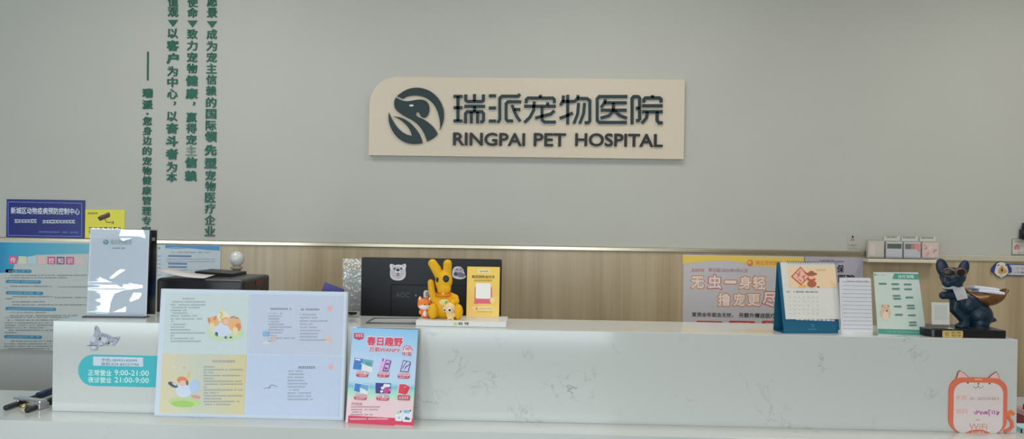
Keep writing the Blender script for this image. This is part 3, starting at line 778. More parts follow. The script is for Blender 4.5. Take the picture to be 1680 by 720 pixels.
p.pell(550 + 463 / 4.5, 400 + 193 / 4.5, 3.0, 2.2, -0.0014, BK); p.pell(550 + 463 / 4.5, 400 + 205 / 4.5, 4.6, 2.8, -0.0012, ST)
p.px(Q([(448, 225), (463, 210), (480, 226), (462, 220)]), -0.0014, mat((70, 40, 60), 0.5)); p.pell(550 + 463 / 4.5, 400 + 232 / 4.5, 2.6, 1.4, -0.0014, mat((150, 96, 130), 0.5)); p.build('bear_sticker', mo)
p = MB(fr); p.px(smooth_pts(Q([(865, 195), (878, 172), (905, 165), (935, 172), (950, 205), (966, 245), (935, 262), (890, 258), (862, 240)]), 80, 1), -0.0006, ST)
p.pell(550 + 912 / 4.5, 400 + 195 / 4.5, 8, 5, -0.001, mat((172, 166, 174), 0.5)); p.pell(550 + 925 / 4.5, 400 + 228 / 4.5, 8, 4, -0.0012, mat((112, 110, 124), 0.5), 10); p.pell(550 + 888 / 4.5, 400 + 222 / 4.5, 3, 3.4, -0.0014, mat((72, 72, 90), 0.5))
p.pell(550 + 900 / 4.5, 400 + 190 / 4.5, 1.1, 1.1, -0.0014, BK); p.pell(550 + 925 / 4.5, 400 + 190 / 4.5, 1.1, 1.1, -0.0014, BK); p.build('cloud_sticker', mo)
p = MB(fr); p.px(smooth_pts(Q([(655, 345), (680, 338), (692, 350), (690, 395), (655, 392)]), 80, 1), -0.0130, ST); p.pell(702, 482, 3, 4.4, -0.0134, mat((150, 120, 130), 0.5)); p.build('tall_sticker', mo)
p = MB(fr); p.px(Q([(937, 360), (950, 385), (945, 402), (928, 396), (928, 378)]), -0.0006, mat((160, 176, 176), 0.4)); p.build('diamond_sticker', mo)

# crinkled pouch and booklet next to the monitor
fr = Frame(Vector((on_y(590, 470, 3.20).x, 3.20, ZD)), 0, 3)
t = thing('plastic_sleeve', 'white document in a crinkled clear sleeve standing behind the monitor edge', 'sleeve', fr)
u0, u1, _, v1 = fr.rect(562, 424.5, 622, 520)
MB(fr).box(u0 + 0.006, u1, 0.002, 0.004, 0.0, v1 - 0.045, mat((188, 188, 182), 0.5)).build('document', t)
m = MB(fr); vs = []; fs = []; NX, NZ = 14, 30; rg = random.Random(3)
for j in range(NZ + 1):
    for i in range(NX + 1): vs.append((u0 + (u1 - u0) * i / NX, -0.004 - rg.uniform(0, 0.006 if j > NZ - 8 else 0.002), v1 * j / NZ))
for j in range(NZ):
    for i in range(NX): a = j * (NX + 1) + i; fs.append([a, a + 1, a + NX + 2, a + NX + 1])
m.add(vs, fs, CRINKLE, True).build('clear_sleeve', t)

fr = Frame(on_z(548, 530, ZT) + Vector((0, 0.10, 0)))
t = thing('blue_booklet', 'dark blue booklet tilting out behind the white four-page board', 'booklet', fr)
BKM = mat((66, 66, 124), 0.4)
q = [fr.uv(*c) for c in ((533, 463), (562, 474), (556, 500))]
tl = Vector(q[0]); dr = (Vector(q[1]) - tl).normalized(); dn = Vector((dr.y, -dr.x)) if dr.y < 0 else Vector((dr.y, -dr.x))
Lq = min(0.145, (tl.y - 0.002 + dr.y * 0.075) / -dn.y)
pts = [tl, tl + dr * 0.075, tl + dr * 0.075 + dn * Lq, tl + dn * Lq]
MB(fr).prism([tuple(c) for c in pts], 0, 0.006, BKM).build('cover', t)
MB(fr).prism([tuple(c.lerp(sum(pts, Vector((0, 0))) / 4, 0.04)) for c in pts], -0.0005, 0.0, mat((74, 74, 140), 0.4)).build('front_face', t)
p = MB(fr); c0 = tl + dr * 0.038 + dn * 0.022; p.prism([(c0.x + 0.004 * math.cos(a), c0.y + 0.003 * math.sin(a)) for a in (0, 1, 2, 3, 4, 5)], -0.001, -0.0005, mat((150, 150, 196), 0.4)); p.build('mark', t)

# small device and flat frame on the countertop
c = on_z(578, 520.5, ZT)
t = thing('card_reader', 'small white device with a black slot at the counter back edge beside the monitor', 'device', loc=c)
MB().box(-0.021, 0.021, 0.0, 0.03, 0, 0.019, mat((170, 168, 166), 0.5), 0.003).build('body', t)
MB().prism([(-0.016, 0.012), (-0.004, 0.0075), (0.016, 0.012), (0.018, 0.019), (-0.018, 0.019)], -0.0012, 0.012, BLACK).build('slot', t)
MB().box(-0.024, -0.021, 0.0, 0.028, 0, 0.018, BLACK, 0.001).build('end_cap', t)

a_, b_, c_, d_ = on_z(601, 530.8, ZT), on_z(694, 532.2, ZT), on_z(705, 523.6, ZT), on_z(613.5, 523.6, ZT)
cen = (a_ + b_ + c_ + d_) / 4
t = thing('flat_frame', 'thin clear display frame with dark edges lying flat on the countertop', 'frame', loc=(cen.x, cen.y, ZT))
L4 = [a_ - cen, b_ - cen, c_ - cen, d_ - cen]
m = MB()
for i in range(4):
    s0, s1 = L4[i], L4[(i + 1) % 4]; m.tube([(s0.x, s0.y, 0.003), (s1.x, s1.y, 0.003)], 0.0028, mat((88, 94, 100), 0.3), 8)
m.build('rim', t)
m = MB(); m.add([(v.x, v.y, 0.002) for v in L4], [[0, 1, 2, 3]], mat((196, 198, 196), 0.2)); pl = m.build('plate', t); sd = pl.modifiers.new('thick', 'SOLIDIFY'); sd.thickness = 0.002


# ------------------------------------------------------------------ standing sheets
def stand_frame(px, py, z, yaw=0, lean=0): return Frame(on_z(px, py, z), yaw, lean)


# tall sheet holder at the counter end
fr = stand_frame(193, 520.5, ZT, 4.5, 3)
t = thing('sheet_holder', 'tall clear document holder with a white sheet under glaring film at the counter end', 'document holder', fr)
cs = [fr.uv(147.5, 375.5), fr.uv(244, 377.5), fr.uv(240.8, 519.5), fr.uv(143.5, 517.5)]
ul = (cs[0][0] + cs[3][0]) / 2; ur = (cs[1][0] + cs[2][0]) / 2; vt = (cs[0][1] + cs[1][1]) / 2
MB(fr).box(ul, ur, 0.001, 0.0025, 0.004, vt, mat((222, 228, 236), 0.5)).build('white_sheet', t)
p = MB(fr); TL = mat((120, 160, 162), 0.5)
p.pell(173.5, 397, 4.6, 4.2, 0.0006, TL); p.pell(173, 396.2, 2.6, 1.6, 0.0003, mat((186, 196, 206), 0.5), 25); p.text('瑞派宠物医院', 181, 393.2, 216, 401, 0.0006, mat((150, 176, 176), 0.5), 0.01); p.scrib(184, 205, 407, 2, 0.0006, INK)
p.build('heading_print', t)
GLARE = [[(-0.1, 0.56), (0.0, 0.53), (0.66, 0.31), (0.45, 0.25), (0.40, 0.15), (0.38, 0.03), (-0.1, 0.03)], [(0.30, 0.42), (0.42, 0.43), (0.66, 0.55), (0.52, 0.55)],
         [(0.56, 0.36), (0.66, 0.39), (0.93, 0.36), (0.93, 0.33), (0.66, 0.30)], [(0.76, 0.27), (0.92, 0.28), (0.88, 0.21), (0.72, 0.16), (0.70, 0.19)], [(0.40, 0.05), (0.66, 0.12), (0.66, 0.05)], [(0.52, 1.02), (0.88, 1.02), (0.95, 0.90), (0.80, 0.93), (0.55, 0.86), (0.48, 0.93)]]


def in_poly(x, y, P):
    c = False
    for i in range(len(P)):
        (x0, y0), (x1, y1) = P[i - 1], P[i]
        if (y0 > y) != (y1 > y) and x < (x1 - x0) * (y - y0) / (y1 - y0) + x0: c = not c
    return c


# the loose film is bent to shape its glare: folds face the window, the rest faces the dark pillar
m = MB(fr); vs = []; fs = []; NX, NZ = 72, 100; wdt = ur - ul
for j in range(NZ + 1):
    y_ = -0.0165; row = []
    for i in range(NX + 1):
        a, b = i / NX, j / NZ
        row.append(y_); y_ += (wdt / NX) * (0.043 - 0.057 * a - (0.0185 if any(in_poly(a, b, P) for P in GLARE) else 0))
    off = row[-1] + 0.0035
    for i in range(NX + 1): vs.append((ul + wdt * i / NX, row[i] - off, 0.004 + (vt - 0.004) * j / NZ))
for j in range(NZ):
    for i in range(NX): a = j * (NX + 1) + i; fs.append([a, a + 1, a + NX + 2, a + NX + 1])
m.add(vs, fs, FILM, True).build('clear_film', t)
MB(fr).box(ul - 0.004, ur + 0.004, 0.003, 0.006, 0.0, vt + 0.004, ACRYLIC).build('acrylic_panel', t)
MB(fr).box(ul - 0.012, ur + 0.002, -0.012, 0.030, -0.001, 0.004, mat((44, 46, 58), 0.3), 0.0015).build('dark_base', t)
g = Frame(fr.M @ Vector((0, 0.06, 0)), 9, 1)
t2 = thing('folder_sheet', 'dark photo sheet in a clear sleeve standing just behind the glaring white sheet', 'sheet', Frame(Vector((g.M.translation.x, g.M.translation.y, ZT)), 6, 1)); g = Frame(Vector((g.M.translation.x, g.M.translation.y, ZT)), 6, 1)
ul2, ur2, _, vt2 = g.rect(160, 377, 255.8, 500); vb2 = g.uv(248, 521)[1]
MB(g).box(ul2, ur2 + 0.004, 0.0, 0.002, 0.0, vt2 + 0.004, ACRYLIC).build('clear_sleeve', t2)
DP = ramp_mat('dark_photo_print', 'Z', [(0.0, (96, 96, 98)), (0.05, (110, 108, 110)), (0.075, (46, 70, 104)), (0.13, (36, 52, 84)), (0.16, (60, 62, 70)), (0.23, (92, 92, 92)), (0.26, (58, 52, 54)), (0.32, (72, 62, 62))], 0.3)
MB(g).box(ul2 + 0.004, ur2, 0.0022, 0.004, 0.004, vt2, DP).build('photo_print', t2)
p = MB(g); p.prect(249, 389.5, 254.5, 395, -0.0005, mat((150, 146, 148), 0.4)); p.build('mark', t2)

# four-page board on the ledge
fr = stand_frame(412, 685.5, ZL, 0, 5); fr = Frame(Vector((fr.M.translation.x, 2.584, ZL)), 0, 5)
t = thing('page_board', 'wide white board with four printed pages leaning on the counter front', 'display board', fr)
u0 = (fr.uv(258.5, 480)[0] + fr.uv(258, 680)[0]) / 2; u1 = (fr.uv(566.5, 480)[0] + fr.uv(565.5, 680)[0]) / 2; v1 = fr.uv(412, 476)[1]
MB(fr).box(u0, u1, 0.0, 0.006, 0.0, v1, mat((196, 206, 220), 0.4), 0.0015).build('backing', t)
um = fr.uv(406, 580)[0]; vm = fr.uv(412, 581)[1]; uL = fr.uv(267, 580)[0]; uR = fr.uv(560, 580)[0]
INKP = mat((150, 156, 164), 0.6); INKD = mat((112, 116, 130), 0.6); PD = mat((226, 168, 172), 0.5)
OR1 = mat((224, 170, 118), 0.5); OR2 = mat((216, 130, 84), 0.5); CRM = mat((222, 206, 160), 0.5); GRS = mat((190, 208, 168), 0.5); BLU = mat((176, 192, 218), 0.5); DK = mat((70, 80, 88), 0.5); PNK = mat((232, 186, 176), 0.5)


def page(label_, a, b, c, d, m): pg = MB(fr).box(a, b, -0.0012, 0.0, c, d, m).build('page', t); pg['label'] = label_; return pg


pg = page('pale green page with animals in a ring', uL, um - 0.002, vm + 0.002, v1 - 0.012, mat((194, 206, 206), 0.5))
p = MB(fr)
for a, b, y_ in ((300, 319, 490), (281, 338, 495), (280, 338, 500), (281, 328, 504.5), (281, 307, 509), (281, 308, 513.5), (280, 324, 518), (280, 333, 523), (281, 285, 527), (280, 306, 532), (280, 304, 536.5), (280, 316, 541), (280, 337, 546), (280, 287, 550.5), (280, 318, 555), (280, 331, 559.5)):
    p.scrib(a, b, y_, 2.4, -0.0016, INKP)
p.build('print', pg)
p = MB(fr); X = lambda x, y: (250 + x / 6, 470 + y / 6)
yy = -0.0016
for x, y_, rx, ry, m_, ro in ((720, 460, 180, 75, GRS, 0), (700, 300, 60, 60, mat((222, 216, 190), 0.5), 0), (690, 425, 100, 68, mat((206, 214, 232), 0.5), 0), (605, 345, 55, 48, OR1, 20), (590, 395, 26, 40, CRM, 0), (682, 280, 18, 72, CRM, 0), (728, 340, 42, 42, OR1, 0), (728, 345, 26, 24, PNK, 0),
                          (810, 370, 62, 70, OR1, 20), (845, 400, 30, 40, OR2, 10), (820, 440, 26, 44, CRM, 0), (640, 470, 8, 22, DK, 0), (626, 462, 6, 20, DK, 10), (724, 500, 14, 14, mat((96, 116, 130), 0.5), 0), (790, 300, 26, 6, mat((150, 118, 86), 0.5), -20), (830, 308, 22, 5, mat((150, 118, 86), 0.5), 10),
                          (560, 330, 12, 26, OR2, -15), (620, 310, 12, 24, OR2, 20), (660, 470, 6, 18, mat((216, 220, 232), 0.5), 0), (775, 500, 14, 8, DK, 0)):
    yy -= 0.00006; cx, cy = X(x, y_); p.pell(cx, cy, rx / 6, ry / 6, yy, m_, ro)
for k in range(5): yy -= 0.00004; cx, cy = X(676 + (k % 2) * 12, 255 + k * 22); p.pell(cx, cy, 0.9, 0.9, yy, mat((150, 110, 70), 0.5))
p.build('animal_picture', pg)
pg = page('pale blue page with two short columns of print', um + 0.002, uR, vm + 0.002, v1 - 0.012, mat((188, 195, 214), 0.5))
p = MB(fr); p.scrib(444, 478, 506.5, 3, -0.0016, INKD); p.scrib(491, 525, 507.5, 3, -0.0016, INKD)
for i, b in enumerate((463, 463, 459, 460, 468, 479, 465, 464, 456, 484, 447)): p.scrib(440, b, 514 + i * 4.5, 2.3, -0.0016, INKP)
for i, b in enumerate((519, 521, 539, 515, 521, 526, 523, 521, 538)): p.scrib(492, b, 516 + i * 5.2, 2.4, -0.0016, INKP)
p.pell(541.5, 506, 4.2, 4.4, -0.0016, PD); p.prect(431, 543, 442.5, 552, -0.0016, mat((136, 176, 208), 0.5), 0.3); p.pell(450, 556, 3, 4.5, -0.0018, mat((206, 176, 160), 0.5), 20); p.pell(540, 556, 4, 4, -0.0018, PNK); p.pell(537, 559, 5, 2.4, -0.0016, CRM); p.pell(437, 562, 6, 2.4, -0.0016, mat((206, 208, 200), 0.5)); p.build('print', pg)
pg = page('yellow page with a resting animal on grass', uL, um - 0.002, 0.012, vm - 0.002, ramp_mat('yellow_page_print', 'X', [(-0.3, (212, 198, 156)), (-0.2, (206, 200, 172)), (-0.12, (192, 196, 182)), (0.0, (206, 194, 150))], 0.5, 0.1))
p = MB(fr); Y_ = lambda x, y: (250 + x / 6, 580 + y / 6)
p.scrib(349, 386, 592.5, 3.6, -0.0016, INKP)
for i, b in enumerate((353, 399, 350, 398, 352, 397, 399, 341, 398, 360, 398, 364, 393, 378)): p.scrib(334, b, 601.5 + i * 4.75, 2.4, -0.0016, INKP)
yy = -0.0016
for x, y_, rx, ry, m_, ro in ((320, 480, 160, 46, mat((180, 204, 132), 0.5), 4), (300, 495, 110, 32, mat((158, 196, 104), 0.5), 2), (310, 360, 80, 72, mat((206, 214, 230), 0.5), 0), (415, 320, 48, 66, mat((172, 196, 226), 0.5), 15), (298, 262, 54, 36, OR2, 10), (300, 290, 32, 28, PNK, 0), (205, 305, 52, 22, DK, 25), (220, 300, 26, 10, mat((190, 200, 206), 0.5), 30), (345, 290, 10, 24, mat((110, 84, 80), 0.5), 0), (430, 425, 48, 16, mat((216, 150, 130), 0.5), 10), (355, 215, 8, 46, mat((220, 190, 120), 0.5), 20), (215, 130, 16, 14, mat((214, 206, 180), 0.5), 0), (312, 138, 14, 10, mat((206, 180, 160), 0.5), 0)):
    yy -= 0.00006; cx, cy = Y_(x, y_); p.pell(cx, cy, rx / 6, ry / 6, yy, m_, ro)
p.build('animal_picture', pg)
pg = page('pale blue page with one column of print', um + 0.002, uR, 0.012, vm - 0.002, mat((186, 198, 220), 0.5))
p = MB(fr); p.scrib(489.5, 518, 602.5, 4, -0.0016, INKD)
for i, b in enumerate((500, 499, 499, 501, 506, 501, 491, 511, 511, 514)): p.scrib(472, b, 608.5 + i * 5.15, 2.5, -0.0016, INKP)
p.pell(543.5, 601.5, 4.2, 4.4, -0.0016, PD); p.stroke([(433, 637), (441, 635.5), (446, 631), (455, 634)], 0.8, -0.0016, INKD); p.stroke([(442, 638), (444, 632)], 0.8, -0.0016, INKD); p.build('print', pg)
MB(fr).box(u1 + 0.0005, u1 + 0.004, -0.002, 0.010, 0.0, v1 + 0.001, mat((180, 184, 186), 0.3), 0.001).build('edge_strip', t)

# portrait promotion card on the ledge
fr = stand_frame(624, 696.5, ZL, -7, 10.5)
t = thing('promotion_card', 'portrait promotion card with pink red lettering on sky blue, standing on the ledge', 'promotion card', fr)
cs = [fr.uv(575.5, 537.5), fr.uv(683.7, 540.5), fr.uv(678.7, 697.5), fr.uv(569.5, 695)]
u0 = (cs[0][0] + cs[3][0]) / 2; u1 = (cs[1][0] + cs[2][0]) / 2; v1 = (cs[0][1] + cs[1][1]) / 2
CARD = ramp_mat('promotion_card_print', 'Z', [(0.0, (226, 190, 196)), (0.08, (226, 196, 200)), (0.092, (186, 214, 190)), (0.115, (150, 206, 190)), (0.125, (110, 178, 208)), (0.14, (180, 206, 226)), (0.2, (184, 202, 228)), (0.27, (160, 200, 232)), (0.32, (128, 186, 228))], 0.35, 0.012)
MB(fr).box(u0, u1, 0.0, 0.003, 0.0, v1, CARD, 0.0006, 1).build('card', t)
RD = mat((206, 46, 84), 0.4); RD2 = mat((190, 62, 90), 0.4); PW = mat((240, 214, 220), 0.4); WH = mat((228, 230, 234), 0.4)
p = MB(fr); p.prect(571, 683.5, 648, 696, -0.0006, RD); p.prect(648, 685.5, 679, 697.6, -0.0006, RD); p.scrib(574.5, 637, 687, 2.6, -0.001, PW, gap=0.1); p.build('red_footer', t)
p = MB(fr)
p.px([(581, 546), (597, 546.5), (596.5, 555.5), (589, 558), (580.6, 555)], -0.0006, RD2); p.scrib(583.5, 595, 550.2, 4.6, -0.001, PW); p.build('maker_badge', t)
p = MB(fr)
p.text('春日趣野', 600.5, 551.2, 662.5, 569.2, -0.0006, PW, 0.075); p.text('春日趣野', 602, 552.8, 661, 567.6, -0.001, RD, 0.030)
p.text('万氣WANPY', 604, 568.6, 658, 579, -0.0012, PW, 0.07); p.text('万氣WANPY', 605.5, 569.8, 656.5, 577.6, -0.0016, RD2, 0.012); p.build('slogan', t)
p = MB(fr); p.pell(669, 574, 8.8, 7.8, -0.0008, PW, n=30); p.stroke([(661.5, 575), (662.5, 569.5), (667, 567), (672.5, 568), (676, 573), (676.5, 576)], 1.1, -0.0019, RD2); p.text('00', 665.5, 569.5, 672.8, 574.5, -0.0019, RD2, 0.01); p.text('中奖', 660, 576.8, 676, 584, -0.0019, RD2, 0.012); p.build('prize_stamp', t)
Z3 = lambda pts: [(560 + x / 8.474, 535 + y / 8.474) for x, y in pts]
Z4 = lambda pts: [(560 + x / 8.0, 615 + y / 8.0) for x, y in pts]
BL1 = mat((52, 118, 190), 0.4); BL2 = mat((96, 164, 196), 0.4); GR1 = mat((84, 150, 130), 0.4); LV = mat((216, 164, 222), 0.4); PU = mat((90, 50, 122), 0.4); ND = mat((58, 54, 128), 0.4)


def prize(name, fn):
    q_ = MB(fr); fn(q_); q_.build(name, t)


def c1(k):
    k.px(Z3([(180, 428), (455, 468), (428, 648), (275, 610), (150, 605)]), -0.0008, WH); k.px(Z3([(186, 436), (300, 452), (278, 608), (160, 596)]), -0.0012, BL1); k.px(Z3([(300, 452), (448, 474), (432, 570), (285, 520)]), -0.0012, BL2)
    k.px(Z3([(335, 490), (420, 505), (410, 555), (345, 540)]), -0.0016, GR1); k.px(Z3([(200, 448), (270, 458), (268, 480), (196, 468)]), -0.0016, WH); k.px(Z3([(270, 510), (360, 545), (350, 560), (280, 530)]), -0.002, WH)


def c2(k):
    k.px(Z3([(575, 445), (640, 460), (600, 625), (525, 605)]), -0.0008, LV); k.px(Z3([(625, 465), (690, 478), (695, 495), (655, 630), (575, 625), (575, 610)]), -0.0012, PU); k.px(Z3([(632, 476), (680, 486), (650, 615), (588, 610)]), -0.0016, LV)
    k.px(Z3([(630, 510), (665, 515), (660, 540), (618, 535)]), -0.002, PU); k.px(Z3([(605, 570), (645, 575), (640, 600), (600, 595)]), -0.002, PU); k.px(Z3([(578, 448), (592, 452), (582, 486), (568, 484)]), -0.0016, PU)


def c3(k):
    k.px(Z3([(862, 470), (972, 498), (935, 640), (815, 630)]), -0.0008, ND); k.px(Z3([(868, 482), (960, 505), (925, 628), (830, 620)]), -0.0012, mat((196, 196, 224), 0.4)); k.px(Z3([(905, 490), (915, 493), (870, 560), (840, 618), (858, 560)]), -0.0016, ND); k.px(Z3([(955, 520), (958, 530), (905, 570), (870, 622), (890, 565)]), -0.0016, ND)


def c4(k):
    k.px(Z4([(175, 100), (372, 132), (345, 255), (240, 235), (158, 212)]), -0.0008, WH); k.px(Z4([(182, 108), (260, 120), (240, 230), (165, 206)]), -0.0012, BL1); k.px(Z4([(260, 120), (364, 138), (345, 215), (248, 180)]), -0.0012, BL2); k.px(Z4([(245, 165), (330, 200), (325, 214), (245, 185)]), -0.0016, WH)


def c5(k):
    k.px(Z4([(450, 103), (652, 110), (645, 244), (450, 240)]), -0.0008, mat((52, 44, 130), 0.4))
    for x, y_, r_, m_ in ((580, 140, 3.6, WH), (620, 140, 3.2, WH), (545, 170, 3.0, WH), (590, 205, 5.4, mat((190, 60, 130), 0.4)), (630, 195, 3.0, mat((206, 130, 190), 0.4)), (530, 215, 2.4, WH)): k.pell(560 + x / 8, 615 + y_ / 8, r_, r_ * 0.85, -0.0012 - r_ * 0.0001, m_)


def c6(k):
    k.px(Z4([(752, 112), (830, 112), (915, 155), (870, 255), (820, 268), (735, 240)]), -0.0008, PW); k.px(Z4([(765, 122), (835, 122), (830, 258), (748, 235)]), -0.0012, mat((214, 52, 76), 0.4)); k.px(Z4([(835, 122), (905, 160), (865, 245), (830, 258)]), -0.0014, mat((198, 44, 70), 0.4)); k.pell(560 + 838 / 8, 615 + 158 / 8, 1.5, 1.5, -0.0018, mat((230, 150, 110), 0.4))


for nm, fn in (('travel_card_picture', c1), ('phone_picture', c2), ('tablet_picture', c3), ('small_card_picture', c4), ('game_set_picture', c5), ('red_packet_picture', c6)): prize(nm, fn)
for x0, x1, y0 in ((584.5, 604.5, 609), (619.5, 639, 609.5), (652.5, 672.5, 611.5), (581, 602, 646.5), (617.5, 638.5, 647.5)):
    p = MB(fr); p.prect(x0, y0, x1, y0 + 9.5, -0.0018, RD2, 0.35); p.prect(x0 + 0.6, y0 + 0.5, x1 - 0.6, y0 + 5, -0.0022, PW, 0.4); p.scrib(x0 + 2, x1 - 2, y0 + 2.8, 2.6, -0.0025, RD2); p.scrib(x0 + 3, x1 - 3, y0 + 7.2, 2.4, -0.0022, PW); p.build('prize_label', t)
p = MB(fr); p.prect(652.5, 648, 673, 656.5, -0.0018, RD2, 0.2); p.scrib(655, 671, 652.3, 4.4, -0.0022, PW); p.build('prize_label', t)
p = MB(fr); p.text('活动机制', 576, 660, 594.5, 664.5, -0.0006, RD2, 0.006)
for a, b, y_ in ((576, 624, 667.3), (575.5, 623, 671.8), (578, 593, 675.8), (575, 612, 680)): p.scrib(a, b, y_, 2, -0.0006, mat((150, 90, 104), 0.5))
p.build('small_print', t)
p = MB(fr)
for x0, x1, y0, y1, c_ in ((649, 660, 673, 690.5, (160, 206, 150)), (660.5, 676, 671.5, 692, (120, 178, 214))):
    p.prect(x0, y0, x1, y1, -0.001, WH, 0.12); p.prect(x0 + 1.5, y0 + 1, x1 - 4, y0 + 6, -0.0014, mat(c_, 0.4), 0.3); p.pell(x1 - 2.5, y0 + 2, 1.5, 1.5, -0.0014, mat((150, 50, 80), 0.4)); p.px([(x0 + 3, y1 - 4), (x0 + 5, y1 - 9), (x1 - 3, y1 - 6), (x1 - 4, y1 - 3)], -0.0014, mat((170, 186, 206) if x0 < 655 else (84, 96, 130), 0.4))
p.build('product_picture', t)
MB(fr).box(u0, u1, 0.003, 0.0045, 0.0, v1 + 0.002, ACRYLIC).build('acrylic_back', t)

# ------------------------------------------------------------------ stickers on the counter front
fr = Frame(on_y(195, 634, YC - 0.0012))
t = thing('hours_sticker', 'teal rounded opening hours sticker with white lettering on the counter front', 'sticker', fr)
TEAL = mat((54, 174, 182), 0.4)
p = MB(fr); u0, u1, v0, v1 = fr.rect(128, 582.5, 262, 634); r_ = (v1 - v0) / 2
p.prism([(u1, v0), (u1, v1)] + [(u0 + r_ - r_ * math.sin(D2R(a)), v0 + r_ + r_ * math.cos(D2R(a))) for a in range(0, 181, 9)], 0.0, 0.001, TEAL); p.build('teal_field', t)
p = MB(fr); p.prect(153, 585.5, 235, 600.5, -0.0004, mat((196, 208, 222), 0.4)); IK = mat((92, 108, 128), 0.5)
p.text('手机:18392142099', 166.5, 588, 225, 593.4, -0.0008, IK, 0.004); p.text('座机:029-83227790', 166, 594.6, 228, 600, -0.0008, IK, 0.004); p.build('phone_strip', t)
TW = mat((196, 232, 230), 0.4)
for s_, x0, y0, x1, y1, bb in (('正常营业', 144.5, 606.5, 183, 616.4, 0.022), ('9:00-21:00', 188, 607, 244.5, 616.2, 0.016), ('夜诊营业', 144.5, 618.2, 183, 628, 0.022), ('21:00-9:00', 188, 618.8, 244.5, 628, 0.016)):
    MB(fr).text(s_, x0, y0, x1, y1, -0.0004, TW, bb).build('white_lettering', t)
fr = Frame(on_y(180, 578, YC - 0.003))
t = thing('cat_sticker', 'grey tabby cat cut-out sticker peeking over the teal hours sticker', 'sticker', fr)
K = lambda pts: [(120 + x / 6.815, 520 + y / 6.815) for x, y in pts]
CG = mat((160, 166, 182), 0.5); CD = mat((112, 118, 134), 0.5); CL = mat((190, 194, 206), 0.5)
p = MB(fr); p.px(smooth_pts(K([(185, 330), (186, 285), (198, 245), (222, 210), (233, 185), (238, 140), (248, 96), (262, 100), (282, 130), (302, 174), (350, 186), (395, 200), (432, 226), (470, 222), (522, 222), (508, 252), (480, 292), (455, 322), (400, 322), (330, 322), (275, 330), (268, 372), (235, 380), (205, 377), (190, 358)]), 42, 2), 0.0, CG, 0.0028); p.build('cut_out', t)
p = MB(fr); yy = -0.0004
CP = mat((186, 176, 186), 0.5)
for x, y_, rx, ry, m_, ro in ((254, 152, 9, 40, CD, -14), (258, 165, 6, 26, CP, -14), (480, 248, 30, 13, CD, 22), (478, 252, 20, 8, CP, 22), (225, 250, 26, 34, CL, 10), (345, 250, 40, 30, CL, 15), (330, 300, 40, 18, CL, 5), (420, 300, 26, 16, CL, -20),
                          (318, 205, 4, 20, CD, 22), (338, 206, 4, 22, CD, 22), (360, 212, 4, 22, CD, 24), (384, 222, 4, 18, CD, 28), (405, 236, 3, 14, CD, 30), (285, 205, 4, 14, CD, 20), (215, 285, 16, 4, CD, 20), (212, 300, 14, 3, CD, 20), (440, 270, 16, 4, CD, -20),
                          (232, 346, 30, 26, CL, 0), (218, 360, 3, 10, CD, 0), (234, 364, 3, 10, CD, 0), (250, 360, 3, 10, CD, 0),
                          (296, 241, 27, 19, CD, 22), (296, 241, 22, 15, mat((206, 206, 196), 0.4), 22), (298, 241, 15, 14, BK, 0), (293, 236, 4, 4, WH, 0), (394, 288, 27, 20, CD, 16), (394, 289, 22, 16, mat((206, 206, 196), 0.4), 16), (396, 289, 15, 14, BK, 0), (391, 284, 4, 4, WH, 0), (334, 292, 11, 7, mat((150, 112, 122), 0.5), 28)):
    yy -= 0.00004; cx, cy = K([(x, y_)])[0]; p.pell(cx, cy, rx / 6.815, ry / 6.815, yy, m_, ro)
p.stroke(K([(160, 318), (200, 316), (270, 318)]), 1.0, yy - 0.0003, DK); p.stroke(K([(305, 322), (345, 310), (380, 288)]), 0.8, yy - 0.0003, BK); p.build('face_markings', t)

# ------------------------------------------------------------------ cat shaped network sign by the counter end
fr = Frame(Vector((on_y(1607, 714, YC - 0.006).x, YC - 0.006, ZL)))
t = thing('network_sign', 'orange cat shaped sign with a curled tail and pale centre at the counter end', 'sign', fr)
W5 = lambda pts: [(1530 + x / 5.54, 590 + y / 5.54) for x, y in pts]
CO = mat((216, 112, 86), 0.4); CO2 = mat((222, 140, 124), 0.4); COL_ = mat((150, 92, 92), 0.5); PK = mat((232, 186, 178), 0.4)
p = MB(fr)
u0, u1, v0, v1 = fr.rect(1557, 619.5, 1652.5, 714.5)
p.prism(rrect(u0, u1, 0.0, v1, 0.042), 0.0, 0.005, CO); p.build('frame', t)
p = MB(fr)
for e in ([(215, 178), (232, 115), (250, 98), (290, 120), (340, 172)], [(498, 178), (535, 140), (582, 108), (598, 130), (612, 180)]):
    p.px(W5(e), 0.0005, COL_, 0.005); c = Vector((sum(x for x, _ in e) / 5, sum(y for _, y in e) / 5)); p.px(W5([tuple(Vector(q).lerp(c, 0.16)) for q in e]), 0.0001, PK)
p.build('ears', t)
p = MB(fr); p.stroke(W5([(660, 520), (690, 490), (720, 478), (748, 500)]), 5.2, 0.0005, mat((224, 120, 70), 0.4), 0.005); p.stroke(W5([(690, 490), (700, 530), (725, 570), (730, 610), (700, 640), (655, 655)]), 4.6, 0.0008, CO, 0.005); p.build('tail', t)
p = MB(fr); u0, u1, v0, v1 = fr.rect(1564.3, 627.5, 1645.5, 711.5)
p.poly(rrect(u0, u1, v0, v1, 0.036, 8), -0.0004, mat((214, 202, 200), 0.4)); p.px(W5([(270, 690), (300, 660), (350, 640), (410, 633), (470, 640), (515, 660), (545, 690)]), -0.0008, CO); p.build('pale_panel', t)
p = MB(fr); p.pell(*W5([(320, 210)])[0], 1.7, 1.0, -0.0006, BK); p.pell(*W5([(517, 217)])[0], 1.7, 1.0, -0.0006, BK); p.pell(*W5([(415, 217)])[0], 1.4, 1.0, -0.0008, BK)
